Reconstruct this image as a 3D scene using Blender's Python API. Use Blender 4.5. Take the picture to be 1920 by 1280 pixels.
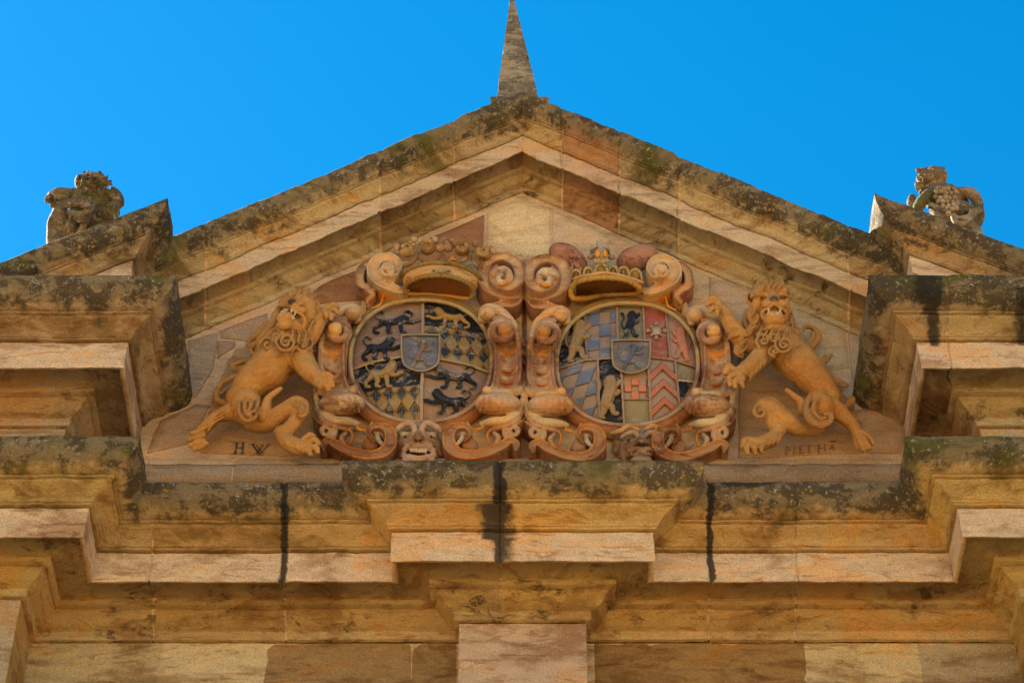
import bpy, math, random
import numpy as np
from mathutils import Vector, Matrix, noise, kdtree
sc = bpy.context.scene
for o in list(bpy.data.objects): bpy.data.objects.remove(o, do_unlink=True)

# ------------------------------------------------------------------ camera, sky, sun
FPX, AX, CY = 4500.0, 980.0, 640.0
TH = math.radians(45.5); DIST = 22.5; ZC = 17.65
CS, SN = math.cos(TH), math.sin(TH)
CAM = (0.0, -DIST*CS, ZC-DIST*SN)
cam = bpy.data.objects.new('camera', bpy.data.cameras.new('camera'))
sc.collection.objects.link(cam); sc.camera = cam
cam.location = CAM; cam.rotation_euler = (math.pi/2+TH, 0, 0)
cam.data.sensor_width = 36; cam.data.lens = FPX/1920*36
cam.data.shift_x = (960-AX)/1920; cam.data.clip_end = 20000

SUN_EL, SUN_AZ = math.radians(40), math.radians(-52)    # azimuth from +y towards +x
sd = Vector((math.sin(SUN_AZ)*math.cos(SUN_EL), math.cos(SUN_AZ)*math.cos(SUN_EL), math.sin(SUN_EL)))
w = bpy.data.worlds.new('World'); sc.world = w; w.use_nodes = True
nt = w.node_tree; nt.nodes.clear()
sky = nt.nodes.new('ShaderNodeTexSky'); sky.sky_type = 'NISHITA'; sky.sun_disc = False
sky.sun_elevation = SUN_EL; sky.sun_rotation = SUN_AZ
sky.altitude = 300; sky.air_density = 1.0; sky.dust_density = 0.05; sky.ozone_density = 3.0
hs = nt.nodes.new('ShaderNodeHueSaturation'); hs.inputs['Saturation'].default_value = 1.39
hs.inputs['Hue'].default_value = 0.487; hs.inputs['Value'].default_value = 0.90
bg = nt.nodes.new('ShaderNodeBackground'); bg.inputs[1].default_value = 0.050
wo = nt.nodes.new('ShaderNodeOutputWorld')
nt.links.new(sky.outputs[0], hs.inputs['Color']); nt.links.new(hs.outputs[0], bg.inputs[0]); nt.links.new(bg.outputs[0], wo.inputs[0])
sl = bpy.data.lights.new('sun', 'SUN'); sl.energy = 5.0; sl.angle = math.radians(0.5); sl.color = (1.0, 0.90, 0.75)
so = bpy.data.objects.new('sun', sl); sc.collection.objects.link(so)
so.rotation_euler = (-sd).to_track_quat('-Z', 'Y').to_euler(); so.location = (-8, 5, 40)
sc.view_settings.view_transform = 'Standard'; sc.view_settings.look = 'None'
sc.view_settings.exposure = 2.5; sc.view_settings.gamma = 1
sc.render.resolution_x = 1024; sc.render.resolution_y = 682

# ------------------------------------------------------------------ helpers
def P(u, v, out=0.0):
    """point on the vertical plane 'out' metres in front of the gable wall seen at (u, v)"""
    a = (u-AX)/FPX; b = (CY-v)/FPX
    t = (-out-CAM[1])/(CS-b*SN)
    return (t*a, -out, CAM[2]+t*(SN+b*CS))
def link(o): sc.collection.objects.link(o); return o
def thing(name, label, cat, base=(0, 0, 0), group=None):
    o = bpy.data.objects.new(name, None); o.location = base; o.empty_display_size = 0.2
    o['label'] = label; o['category'] = cat
    if group: o['group'] = group
    return link(o)
def world_base(parent):
    v = Vector((0, 0, 0))
    while parent is not None: v += parent.location; parent = parent.parent
    return v
def mkobj(name, V, F, mat, parent=None, col=None, wx=None, smooth=True, label=None):
    V = np.asarray(V, dtype=np.float64).reshape(-1, 3)
    if parent is not None: V = V - np.array(world_base(parent))
    me = bpy.data.meshes.new(name); me.from_pydata([tuple(p) for p in V], [], [tuple(int(i) for i in f) for f in F])
    n = len(V)
    c = np.ones((n, 4)); c[:, :3] = (0.42, 0.28, 0.14) if col is None else col
    a = me.color_attributes.new('Col', 'FLOAT_COLOR', 'POINT'); a.data.foreach_set('color', c.ravel())
    c = np.zeros((n, 4)); c[:, 3] = 1
    if wx is not None: c[:, :3] = wx
    a = me.color_attributes.new('Wx', 'FLOAT_COLOR', 'POINT'); a.data.foreach_set('color', c.ravel())
    me.materials.append(mat); me.update()
    if smooth:
        me.polygons.foreach_set('use_smooth', [True]*len(me.polygons))
        if smooth is not True: me.set_sharp_from_angle(angle=math.radians(smooth))
    o = link(bpy.data.objects.new(name, me))
    if parent is not None: o.parent = parent
    if label: o['label'] = label
    return o
class Buf:
    def __init__(s): s.V = []; s.F = []; s.C = []; s.W = []
    def add(s, V, F, col, wx=(0, 0, 0)):
        b = len(s.V); s.V += [tuple(p) for p in V]; s.F += [tuple(i+b for i in f) for f in F]
        s.C += [tuple(col)]*len(V) if np.ndim(col) == 1 else [tuple(c) for c in col]
        s.W += [tuple(wx)]*len(V) if np.ndim(wx) == 1 else [tuple(c) for c in wx]
    def build(s, name, mat, parent=None, smooth=34, label=None, rough=0.0, freq=6.0):
        V = s.V
        if rough: V = [tuple(Vector(p)+rough*noise.noise_vector(Vector(p)*freq)+rough*.55*noise.noise_vector(Vector(p)*freq*2.9)+rough*.38*noise.noise_vector(Vector(p)*freq*7.7)) for p in V]
        return mkobj(name, V, s.F, mat, parent, np.array(s.C), np.array(s.W), smooth, label)

# ------------------------------------------------------------------ materials
class NB:
    def __init__(s, name):
        s.m = bpy.data.materials.new(name); s.m.use_nodes = True; s.t = s.m.node_tree; s.t.nodes.clear()
    def n(s, typ, **kw):
        nd = s.t.nodes.new(typ)
        for k, v in kw.items():
            if k.startswith('i_'): s.put(nd, k[2:].replace('_', ' '), v)
            else: setattr(nd, k, v)
        return nd
    def put(s, nd, key, v):
        if isinstance(key, str) and key.isdigit(): key = int(key)
        if isinstance(v, bpy.types.NodeSocket): s.t.links.new(v, nd.inputs[key])
        else: nd.inputs[key].default_value = v
    def math(s, op, a, b=0.0, clamp=False):
        nd = s.n('ShaderNodeMath', operation=op, use_clamp=clamp); s.put(nd, 0, a); s.put(nd, 1, b); return nd.outputs[0]
    def ss(s, x, lo, hi, tlo=0.0, thi=1.0):
        nd = s.n('ShaderNodeMapRange', interpolation_type='SMOOTHSTEP'); s.put(nd, 0, x); s.put(nd, 1, lo); s.put(nd, 2, hi); s.put(nd, 3, tlo); s.put(nd, 4, thi); return nd.outputs[0]
    def noise(s, vec, scale, detail=4.0, rough=0.6, dist=0.0):
        nd = s.n('ShaderNodeTexNoise'); s.put(nd, 'Vector', vec); s.put(nd, 'Scale', scale); s.put(nd, 'Detail', detail); s.put(nd, 'Roughness', rough); s.put(nd, 'Distortion', dist); return nd.outputs['Fac']
    def mix(s, f, a, b, mode='MIX'):
        nd = s.n('ShaderNodeMix', data_type='RGBA', blend_type=mode); s.put(nd, 0, f)
        for k, v in ((6, a), (7, b)): s.put(nd, k, v if isinstance(v, bpy.types.NodeSocket) else (*v, 1.0))
        return nd.outputs[2]
    def vmap(s, vec, scale=(1, 1, 1), loc=(0, 0, 0), rot=(0, 0, 0)):
        nd = s.n('ShaderNodeMapping'); s.put(nd, 'Vector', vec); nd.inputs['Scale'].default_value = scale; nd.inputs['Location'].default_value = loc; nd.inputs['Rotation'].default_value = rot; return nd.outputs[0]

def stone(name, blotch=0.75, brown=(0.50, 0.36, 0.22), moss=1.0, rough_bump=1.0, tool=0.0, strata=0.5, sheen=0.85, crust=0.5, stains=(), flake=0.0, grain=1.0):
    b = NB(name)
    pos = b.n('ShaderNodeNewGeometry').outputs['Position']
    col = b.n('ShaderNodeAttribute', attribute_name='Col').outputs['Color']
    wxs = b.n('ShaderNodeSeparateColor'); b.put(wxs, 0, b.n('ShaderNodeAttribute', attribute_name='Wx').outputs['Color'])
    wm, wk, wt = wxs.outputs[0], wxs.outputs[1], wxs.outputs[2]
    big = b.noise(b.vmap(pos, scale=(0.8, 0.8, 1.9)), 1.1, 6, 0.66, 0.4)
    mid = b.noise(b.vmap(pos, loc=(3, 7, 1), scale=(.85, .85, 1.5)), 6.5, 7, 0.74, 0.4)
    fine = b.noise(b.vmap(pos, loc=(9, 2, 5)), 75, 4, 0.8)
    # broad brown / ochre blotches with firm edges, bedding lines
    c = b.mix(b.math('MULTIPLY', b.ss(b.math('ADD', big, b.math('MULTIPLY', mid, 0.25)), 0.60, 0.74), blotch), col, b.mix(1.0, col, brown, 'MULTIPLY'))
    c = b.mix(b.math('MULTIPLY', b.ss(b.math('ADD', big, b.math('MULTIPLY', mid, -0.3)), 0.30, 0.24), 0.8*blotch), c, b.mix(1.0, col, (1.12, 0.80, 0.42), 'MULTIPLY'))
    stra = None
    if strata > .2:
        stra = b.noise(b.vmap(pos, scale=(0.9, 0.9, 4.5), rot=(0.0, 0.35, 0)), 2.2, 7, 0.72, 1.2)
        c = b.mix(b.math('MULTIPLY', b.ss(stra, 0.53, 0.62), strata), c, b.mix(1.0, c, (0.58, 0.42, 0.25), 'MULTIPLY'))
    # pale scraped patches, dark flaked crust, pits
    c = b.mix(b.math('MULTIPLY', b.ss(mid, 0.54, 0.68), 0.42), c, b.mix(0.7, c, b.mix(1.0, col, (1.35, 1.38, 1.40), 'MULTIPLY')))
    cr = None
    if crust > 0:
        cr = b.ss(b.noise(b.vmap(pos, loc=(31, 5, 2), scale=(1, 1, 2.0)), 3.8, 9, 0.80, 0.6), 0.565, 0.615)
        cr = b.math('MULTIPLY', b.math('MULTIPLY', cr, b.ss(wk, 1.0, 0.0, 0.12, 1.0)), b.ss(big, 0.44, 0.54))
        c = b.mix(b.math('MULTIPLY', cr, crust), c, (0.060, 0.030, 0.012))
    g0, g1 = 1-.34*grain, 1+.24*grain
    c = b.mix(b.ss(fine, 0.32, 0.68), b.mix(1.0, c, (g0, g0*.96, g0*.9), 'MULTIPLY'), b.mix(1.0, c, (g1, g1, g1), 'MULTIPLY'))
    if flake: c = b.mix(b.math('MULTIPLY', b.ss(b.math('ADD', mid, b.math('MULTIPLY', fine, 0.5)), 0.78, 0.84), flake), c, (0.30, 0.235, 0.165))
    # growth: olive-grey algae crust, green moss, pale and yellow lichen
    if moss > 0:
        gn = b.noise(b.vmap(pos, loc=(2, 8, 14)), 2.1, 7, 0.72)
        ma = b.math('ADD', b.math('ADD', b.math('MULTIPLY', wm, 0.58), b.math('MULTIPLY', fine, 0.13)), b.math('MULTIPLY', b.math('ADD', mid, gn), 0.53))
        mm = b.math('MULTIPLY', b.ss(ma, 0.86, 1.0), moss)
        dk = b.mix(b.ss(b.math('ADD', gn, b.math('MULTIPLY', b.math('SUBTRACT', mid, .5), .8)), 0.44, 0.54), (0.140, 0.106, 0.050), (0.022, 0.018, 0.009))
        c = b.mix(b.math('MULTIPLY', mm, 0.86), c, b.mix(b.ss(fine, .35, .65), dk, b.mix(1.0, dk, (1.7, 1.65, 1.6), 'MULTIPLY')))
        gr = b.math('MULTIPLY', b.ss(b.math('ADD', big, b.math('MULTIPLY', fine, 0.12)), 0.60, 0.68), b.ss(wm, 0.15, 0.7))
        c = b.mix(b.math('MULTIPLY', gr, 0.8), c, (0.095, 0.090, 0.010))
        pl = b.math('MULTIPLY', b.ss(b.noise(b.vmap(pos, loc=(6, 1, 3)), 24, 5, 0.8), 0.565, 0.64), b.math('MULTIPLY', b.ss(gn, 0.40, 0.50), b.ss(wm, 0.25, 0.8)))
        c = b.mix(b.math('MULTIPLY', pl, 0.8), c, (0.46, 0.43, 0.34))
        vo = b.n('ShaderNodeTexVoronoi', feature='F1'); b.put(vo, 'Vector', pos); b.put(vo, 'Scale', 13.0)
        yl = b.math('MULTIPLY', b.ss(b.math('ADD', vo.outputs['Distance'], b.math('MULTIPLY', fine, 0.8)), 0.62, 0.52), b.math('MULTIPLY', b.ss(big, 0.46, 0.40), b.ss(wm, 0.05, 0.6)))
        c = b.mix(yl, c, (0.46, 0.25, 0.012))
    # dark water streaks under open joints
    if stains:
        sx = b.n('ShaderNodeSeparateXYZ'); b.put(sx, 0, pos); wob = b.math('SUBTRACT', b.noise(pos, 5.0, 6, .75), 0.5); tot = None
        fz = b.math('MULTIPLY', b.math('SUBTRACT', b.math('ADD', b.math('MULTIPLY', fine, .5), b.math('MULTIPLY', mid, .5)), 0.5), 2.6)
        for x0, w_, z0, z1, st in stains:
            d = b.math('ABSOLUTE', b.math('SUBTRACT', b.math('ADD', sx.outputs[0], b.math('MULTIPLY', wob, w_*2.6+.03)), x0))
            q = b.ss(d, w_*1.6, 0.0); zz = b.math('MULTIPLY', b.ss(b.math('ADD', sx.outputs[2], b.math('MULTIPLY', wob, .2)), z0-.06, z0+.06), b.ss(sx.outputs[2], z1+.04, z1-.02))
            q = b.math('MULTIPLY', b.math('MULTIPLY', q, zz), st); tot = q if tot is None else b.math('MAXIMUM', tot, q)
        tot = b.math('MULTIPLY', tot, wk)
        c = b.mix(b.math('MULTIPLY', b.ss(b.math('ADD', tot, b.math('MULTIPLY', fz, tot)), 0.22, 0.72), 0.90), c, (0.020, 0.016, 0.011))
    bs = b.n('ShaderNodeBsdfPrincipled'); b.put(bs, 'Base Color', c); b.put(bs, 'Roughness', sheen); b.put(bs, 'Specular IOR Level', 0.25)
    h = b.math('ADD', b.math('MULTIPLY', mid, 0.050*rough_bump), b.math('MULTIPLY', fine, 0.008*rough_bump))
    if cr is not None: h = b.math('ADD', h, b.math('MULTIPLY', cr, -0.014*crust))
    if stra is not None: h = b.math('ADD', h, b.math('MULTIPLY', stra, 0.022*strata))
    if tool:
        wv = b.n('ShaderNodeTexWave', wave_type='BANDS', bands_direction='X'); b.put(wv, 'Vector', pos); b.put(wv, 'Scale', 13.0); b.put(wv, 'Distortion', 1.6); b.put(wv, 'Detail', 2.0)
        h = b.math('ADD', h, b.math('MULTIPLY', b.math('MULTIPLY', wv.outputs['Fac'], wt), 0.003*tool))
    bp = b.n('ShaderNodeBump'); b.put(bp, 'Height', h); b.put(bp, 'Strength', 1.0); b.put(bp, 'Distance', 1.0)
    b.put(bs, 'Normal', bp.outputs[0])
    ou = b.n('ShaderNodeOutputMaterial'); b.put(ou, 0, bs.outputs[0])
    return b.m
# levels read off the gable
LIP = 0.975                                  # projection of the big cornice lip
YM, YC, YS = 0.035, -0.225, -0.525           # frieze planes: main wall, centre break, side pavilions (y)
zlip = lambda v, y: P(AX, v, -y)[2]
Z_LOW = zlip(905, YM-LIP)-.905               # frieze top of the lower cornice
Z_UP = zlip(517, YS-LIP)-.905
STAINS = [(P(530, 1000, .75)[0], .035, Z_LOW+.19, Z_LOW+.98, 1.2), (P(937, 960, .9)[0], .05, Z_LOW+.15, Z_LOW+.98, 1.2), (P(930, 985, .9)[0], .17, Z_LOW+.42, Z_LOW+.66, .8), (P(942, 1030, .85)[0], .13, Z_LOW+.19, Z_LOW+.45, .7),
          (P(1333, 1000, .75)[0], .032, Z_LOW+.19, Z_LOW+.98, 1.2), (P(1400, 915, .9)[0], .26, Z_LOW+.86, Z_LOW+.96, .9),
          (P(1742, 560, 1.4)[0], .13, Z_UP+.66, Z_UP+.98, .95), (P(1750, 600, 1.2)[0], .07, Z_UP+.45, Z_UP+.72, .9), (P(1912, 590, 1.2)[0], .09, Z_UP+.45, Z_UP+.80, .7)]
M_ARCH = stone('weathered_sandstone', stains=STAINS, tool=1.0, crust=.75, strata=.7, rough_bump=1.3, grain=.75)
M_WALL = stone('wall_sandstone', blotch=0.4, moss=0, strata=0.3, crust=0.2, rough_bump=0.6, tool=1.0)
M_LION = stone('ochre_painted_sandstone', blotch=0.45, brown=(0.66, 0.50, 0.36), moss=0.0, strata=0.0, crust=0.0, rough_bump=0.8, sheen=0.5, grain=.6)
M_CART = stone('polychrome_sandstone', blotch=0.85, brown=(0.55, 0.36, 0.22), moss=0.0, strata=0.35, crust=0.35, rough_bump=0.6, sheen=0.6, grain=.5)
M_PAINT = stone('heraldic_paint', blotch=0.4, brown=(0.62, 0.55, 0.46), moss=0.0, strata=0.0, crust=0.0, rough_bump=0.30, sheen=0.5, flake=0.75, grain=.4)
M_STATUE = stone('lichened_sandstone', blotch=0.7, moss=0.75, rough_bump=0.7, crust=0.3)

# stone colours (albedo)
OCH = (0.56, 0.345, 0.105); PALE = (0.72, 0.52, 0.25); PINK = (0.66, 0.44, 0.24); BRN = (0.36, 0.17, 0.042)
RED = (0.36, 0.125, 0.033); GREY = (0.48, 0.36, 0.18); MORT = (0.74, 0.53, 0.29); YEL = (0.58, 0.385, 0.095)
# ------------------------------------------------------------------ ground and building shell
g = Buf(); g.add([(-3000, -3000, 0), (3000, -3000, 0), (3000, 3000, 0), (-3000, 3000, 0)], [(0, 1, 2, 3)], (0.46, 0.33, 0.18))
go = g.build('ground', M_WALL, smooth=False); go['kind'] = 'structure'

facade = thing('church_facade', 'weathered ochre sandstone gable front with stepped cornices, triangular tympanum and mossy ledges', 'building', (0, 0, 0))

# (out, height, part, moss)
PROF = [(0, 0, .1), (.038, .0, .1), (.04, .078, .1), (.052, .086, .1), (.075, .093, .12), (.10, .104, .12), (.125, .122, .12), (.148, .150, .12), (.170, .175, .12), (.192, .188, .12),
        (.180, .192, .1), (.180, .206, .1), (.245, .208, .1), (.247, .250, .1), (.232, .254, .1), (.232, .285, .1), (.33, .288, .1), (.47, .284, .1), (.500, .282, .1), (.506, .215, .1), (.549, .200, .15),
        (.552, .24, .1), (.552, .30, .05), (.552, .38, .05), (.552, .44, .05), (.552, .500, .15), (.540, .502, .2), (.540, .514, .2), (.582, .516, .3), (.584, .535, .3), (.574, .540, .3),
        (.590, .545, .3), (.606, .577, .35), (.635, .602, .38), (.67, .620, .38), (.705, .632, .4), (.733, .648, .4), (.737, .656, .4), (.722, .660, .4), (.722, .670, .4), (.757, .671, .45), (.759, .688, .5), (.750, .694, .5),
        (.775, .690, .5), (.815, .700, .55), (.855, .715, .65), (.895, .738, .78), (.930, .770, .9), (.955, .812, .98), (.969, .86, 1.05), (.975, .903, 1.1), (.962, .925, 1.1), (.85, .94, 1.1), (.5, .97, 1.0), (.0, .99, 1.0), (-.3, 1.0, 1.0)]
def dense(prof, step=0.024):
    r = [prof[0]]
    for a, b in zip(prof, prof[1:]):
        n = max(1, int(math.hypot(b[0]-a[0], b[1]-a[1])/step)) if b[0] > .5 and a[1] < .9 else 1
        for k in range(1, n+1):
            t = k/n; r.append(tuple(a[i]+(b[i]-a[i])*t for i in range(3)))
    return r
PROF = dense(PROF)
def sweep(buf, path, prof, z0, scale=1.0, shear=None, joints=None, cols=None, gap=0.016, stains=(), tool=0.0, seed=1, step=0.07, hscale=1.0, mossk=1.0, endcap=True, core=True, cm=.75):
    """profile swept along a plan polyline with mitred corners, cut into stones; shear = (x_ref, slope) for raking runs"""
    rnd = random.Random(seed)
    inner = []
    for i, (o, h, ms) in enumerate(prof):
        a, b_ = prof[max(i-1, 0)], prof[min(i+1, len(prof)-1)]; dx, dy = b_[0]-a[0], b_[1]-a[1]; l = math.hypot(dx, dy) or 1
        inner.append((o-dy/l*.013/scale, h+dx/l*.013/scale, ms))
    path = [Vector(p) for p in path]; nseg = len(path)-1
    D = [(path[i+1]-path[i]).normalized() for i in range(nseg)]; L = [(path[i+1]-path[i]).length for i in range(nseg)]
    N = [Vector((d.y, -d.x)) for d in D]
    Mt = [N[0]] + [(N[i-1]+N[i])/(1+N[i-1].dot(N[i])) for i in range(1, nseg)] + [N[-1]]
    joints = joints or {}
    def run(i, s0, s1, col, shrink, isstone):
        nom = (L[i] if s1 is None else s1)-(0 if s0 is None else s0)
        n = max(2, int(nom/step))
        V = []; C = []; W = []; pf = prof if isstone else inner; jit = rnd.uniform(-.005, .004) if isstone else 0; kk = len(prof)
        for k in range(n+1):
            t = k/n
            ed = .007 if isstone and ((k == 0 and s0 is not None) or (k == n and s1 is not None)) else 0
            for (o, h, ms) in pf:
                oo = o*scale-shrink+jit
                a = oo*Mt[i].dot(D[i]); b_ = L[i]+oo*Mt[i+1].dot(D[i])
                e0 = a if s0 is None else min(max(s0+gap/2, a), b_); e1 = b_ if s1 is None else min(max(s1-gap/2, a), b_)
                p = path[i]+D[i]*(e0+(e1-e0)*t)+N[i]*(oo-ed); z = z0+h*scale*hscale
                if shear: z += (p.x-shear[0])*shear[1]
                V.append((p.x, p.y, z)); bl = 0.0
                if not isstone: C.append(col)
                elif .548 <= o <= .56 and .2 <= h <= .503: C.append(tuple((1-cm)*q1+cm*q2 for q1, q2 in zip(col, (.88, .64, .41))))     # tooled corona face: cleaner stone, paled further to look lit
                elif .248 < o < .55: C.append((col[0]*.66, col[1]*.65, col[2]*.62))  # soffit shade put into the stone colour
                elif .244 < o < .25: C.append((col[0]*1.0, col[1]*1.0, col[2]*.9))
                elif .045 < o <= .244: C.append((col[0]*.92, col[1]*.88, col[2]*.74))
                elif o <= .045: C.append((col[0]*1.08, col[1]*1.1, col[2]*1.1))  # bottom fillet lightened in colour, as if catching light
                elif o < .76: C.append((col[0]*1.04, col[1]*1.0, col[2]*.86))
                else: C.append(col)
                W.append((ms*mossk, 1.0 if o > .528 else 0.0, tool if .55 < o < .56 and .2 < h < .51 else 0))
        F = [(k*kk+j, (k+1)*kk+j, (k+1)*kk+j+1, k*kk+j+1) for k in range(n) for j in range(kk-1)]
        if isstone: F.append(tuple(range(kk))); F.append(tuple(n*kk+j for j in range(kk))[::-1])
        buf.add(V, F, C, W)
    for i in range(nseg):
        js = [None]+sorted(joints.get(i, []))+[None]
        for q in range(len(js)-1):
            cl = cols[i][q] if cols and i in cols and q < len(cols[i]) else (OCH, YEL, GREY, PINK)[rnd.randrange(4)]
            f = rnd.uniform(.86, 1.12); g_ = rnd.uniform(.10, .26); lu = cl[0]*.3+cl[1]*.6+cl[2]*.1; run(i, js[q], js[q+1], tuple((c*(1-g_)+lu*g_*t_)*f for c, t_ in zip(cl, (1.08, 1.0, .85))), 0.0, True)
        if core: run(i, None, None, MORT, 0.0, False)

XC = P(860, 1200, -YC)[0]; XC = abs(XC)      # half width of the pilaster
xlow = abs(P(262, 820, LIP-YS)[0])+LIP       # pavilion frieze corner
xup = abs(P(331, 517, LIP-YS)[0])+LIP
XS = 7.5
X = lambda u, y: P(u, 1000, -y)[0]
# lower cornice: one run along pavilion, wall, centre break, wall, pavilion
path = [(-XS, YS), (-xlow, YS), (-xlow, YM), (-XC, YM), (-XC, YC), (XC, YC), (XC, YM), (xlow, YM), (xlow, YS), (XS, YS)]
sx = [X(275, YM-.9), X(530, YM-.8), X(937, YC-.9), X(1333, YM-.8), X(1700, YM-.8)]
buf = Buf()
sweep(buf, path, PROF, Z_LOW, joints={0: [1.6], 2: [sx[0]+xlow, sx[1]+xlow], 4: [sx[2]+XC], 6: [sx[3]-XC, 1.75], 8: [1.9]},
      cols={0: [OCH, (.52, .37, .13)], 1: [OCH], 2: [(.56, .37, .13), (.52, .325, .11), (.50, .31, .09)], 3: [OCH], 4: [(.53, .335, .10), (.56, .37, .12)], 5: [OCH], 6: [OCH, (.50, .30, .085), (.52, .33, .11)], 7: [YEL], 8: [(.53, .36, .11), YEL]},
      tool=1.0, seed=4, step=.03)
buf.build('lower_cornice', M_ARCH, facade, rough=.007, freq=5)

# wall below: architrave stones
buf = Buf()
def wall_run(buf, x0, x1, y, z1, zs, col, wx=(.05, .85, .8), n=6):
    V = [(x0, y, zs), (x1, y, zs), (x1, y, z1), (x0, y, z1)]
    nx = max(1, int((x1-x0)/.06)); nz = max(1, int((z1-zs)/.06))
    V = []; F = []
    for j in range(nz+1):
        for i in range(nx+1):
            e = .006 if i in (0, nx) or j in (0, nz) else 0
            V.append((x0+(x1-x0)*i/nx, y+e, zs+(z1-zs)*j/nz))
    F = [(j*(nx+1)+i, j*(nx+1)+i+1, (j+1)*(nx+1)+i+1, (j+1)*(nx+1)+i) for j in range(nz) for i in range(nx)]
    b = len(V); V += [(x0, y+.05, zs), (x1, y+.05, zs), (x1, y+.05, z1), (x0, y+.05, z1)]
    q = [0, nx, nz*(nx+1)+nx, nz*(nx+1)]
    F += [(q[k], b+k, b+(k+1) % 4, q[(k+1) % 4]) for k in range(4)]
    buf.add(V, F, col, wx)
Xf = lambda u: P(u, 1240, -YM)[0]
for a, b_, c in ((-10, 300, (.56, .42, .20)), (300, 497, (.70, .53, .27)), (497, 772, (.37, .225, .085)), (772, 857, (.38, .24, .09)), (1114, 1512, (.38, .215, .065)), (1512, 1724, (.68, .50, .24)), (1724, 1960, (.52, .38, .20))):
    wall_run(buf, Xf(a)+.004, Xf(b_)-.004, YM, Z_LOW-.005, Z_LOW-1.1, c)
buf.add([(-XS, YM+.008, 0), (XS, YM+.008, 0), (XS, YM+.008, Z_LOW-.003), (-XS, YM+.008, Z_LOW-.003)], [(0, 1, 2, 3)], MORT)
for k in range(20):
    for q in range(8):
        a = -XS+q*1.9+(.9 if k % 2 else 0); z1 = Z_LOW-1.11-k*.72
        if z1 > .8: buf.add([(a+.006, YM, z1-.71), (min(a+1.888, XS), YM, z1-.71), (min(a+1.888, XS), YM, z1), (a+.006, YM, z1)], [(0, 1, 2, 3)], (OCH, PINK, YEL)[(k*3+q*5) % 3])
buf.build('architrave', M_ARCH, facade, rough=.004)
buf = Buf()
wall_run(buf, -XC, XC, YC, Z_LOW-.004, Z_LOW-1.6, (.66, .45, .27), (.02, .9, 1))
for sx_ in (-1, 1): buf.add([(sx_*XC, YC+.004, Z_LOW-.004), (sx_*XC, YM, Z_LOW-.004), (sx_*XC, YM, 1), (sx_*XC, YC+.004, 1)], [(0, 1, 2, 3)], PINK)
buf.add([(-XC, YC+.004, 1), (XC, YC+.004, 1), (XC, YC+.004, Z_LOW-1.61), (-XC, YC+.004, Z_LOW-1.61)], [(0, 1, 2, 3)], PINK)
buf.build('pilaster', M_ARCH, facade, rough=.004)

# side pavilions: shaft between the two cornices, upper cornice, side bodies
for sgn, nm in ((-1, 'left'), (1, 'right')):
    buf = Buf()
    xi = xup-.0
    if sgn < 0: pth = [(-XS, YS), (-xi, YS), (-xi, .02)]; jt = {0: [XS-xi-2.2]}; fi = 0; co = {0: [GREY, (.44, .30, .16)], 1: [(.42, .30, .18)]}
    else: pth = [(xi, .02), (xi, YS), (XS, YS)]; jt = {1: [X(1862, YS-.9)-xi]}; fi = 1; co = {0: [(.45, .30, .14)], 1: [(.47, .32, .15), (.45, .33, .15)]}
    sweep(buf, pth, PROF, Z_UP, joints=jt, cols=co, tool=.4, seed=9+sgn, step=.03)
    buf.build('upper_cornice', M_ARCH, facade, rough=.009, freq=4)
    buf = Buf()
    a, b_ = (-XS, -xi) if sgn < 0 else (xi, XS)
    wall_run(buf, a, b_, YS, Z_UP-.004, Z_LOW+1.0, (.56, .42, .25))
    buf.add([(sgn*xi, YS, Z_LOW+1.0), (sgn*xi, .1, Z_LOW+1.0), (sgn*xi, .1, Z_UP), (sgn*xi, YS, Z_UP)], [(0, 1, 2, 3)], OCH)
    a, b_ = (-XS, -xlow) if sgn < 0 else (xlow, XS)
    buf.add([(a, YS, 0), (b_, YS, 0), (b_, YS, Z_LOW-.003), (a, YS, Z_LOW-.003)], [(0, 1, 2, 3)], (.5, .36, .2))
    buf.add([(sgn*xlow, YS, 0), (sgn*xlow, .2, 0), (sgn*xlow, .2, Z_LOW), (sgn*xlow, YS, Z_LOW)], [(0, 1, 2, 3)], OCH)
    buf.build('pavilion_wall', M_ARCH, facade, rough=.004)

# raking cornices; slope measured in the gable plane
RS = .72                                    # the raking profile is a smaller version of the big one
def rake_geo(u0, v0, u1, v1, out):
    a = P(u0, v0, out); b_ = P(u1, v1, out); return a, (b_[2]-a[2])/(b_[0]-a[0])
ol = RS*LIP
pL, sL = rake_geo(975, 174, 332, 441, ol); pR, sR = rake_geo(982, 174, 1625, 436, ol)
HS = math.sqrt(1+((abs(sL)+abs(sR))/2)**2)*.93
PR = [(o, h, .15+.85*min(m, 1.1)) for o, h, m in PROF if o >= 0]
zr = lambda p: p[2]-.905*RS*HS
cwL = P(316, 372, ol+.47); cwR = P(1638, 362, ol+.47)
YR = -.47
bufL = Buf(); xr = abs(cwL[0])+ol
JL = lambda us, ys, x0: [P(u, v, .45)[0]-x0 for u, v in ys]
xw = -xr+.0
apx = 0.0
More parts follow.
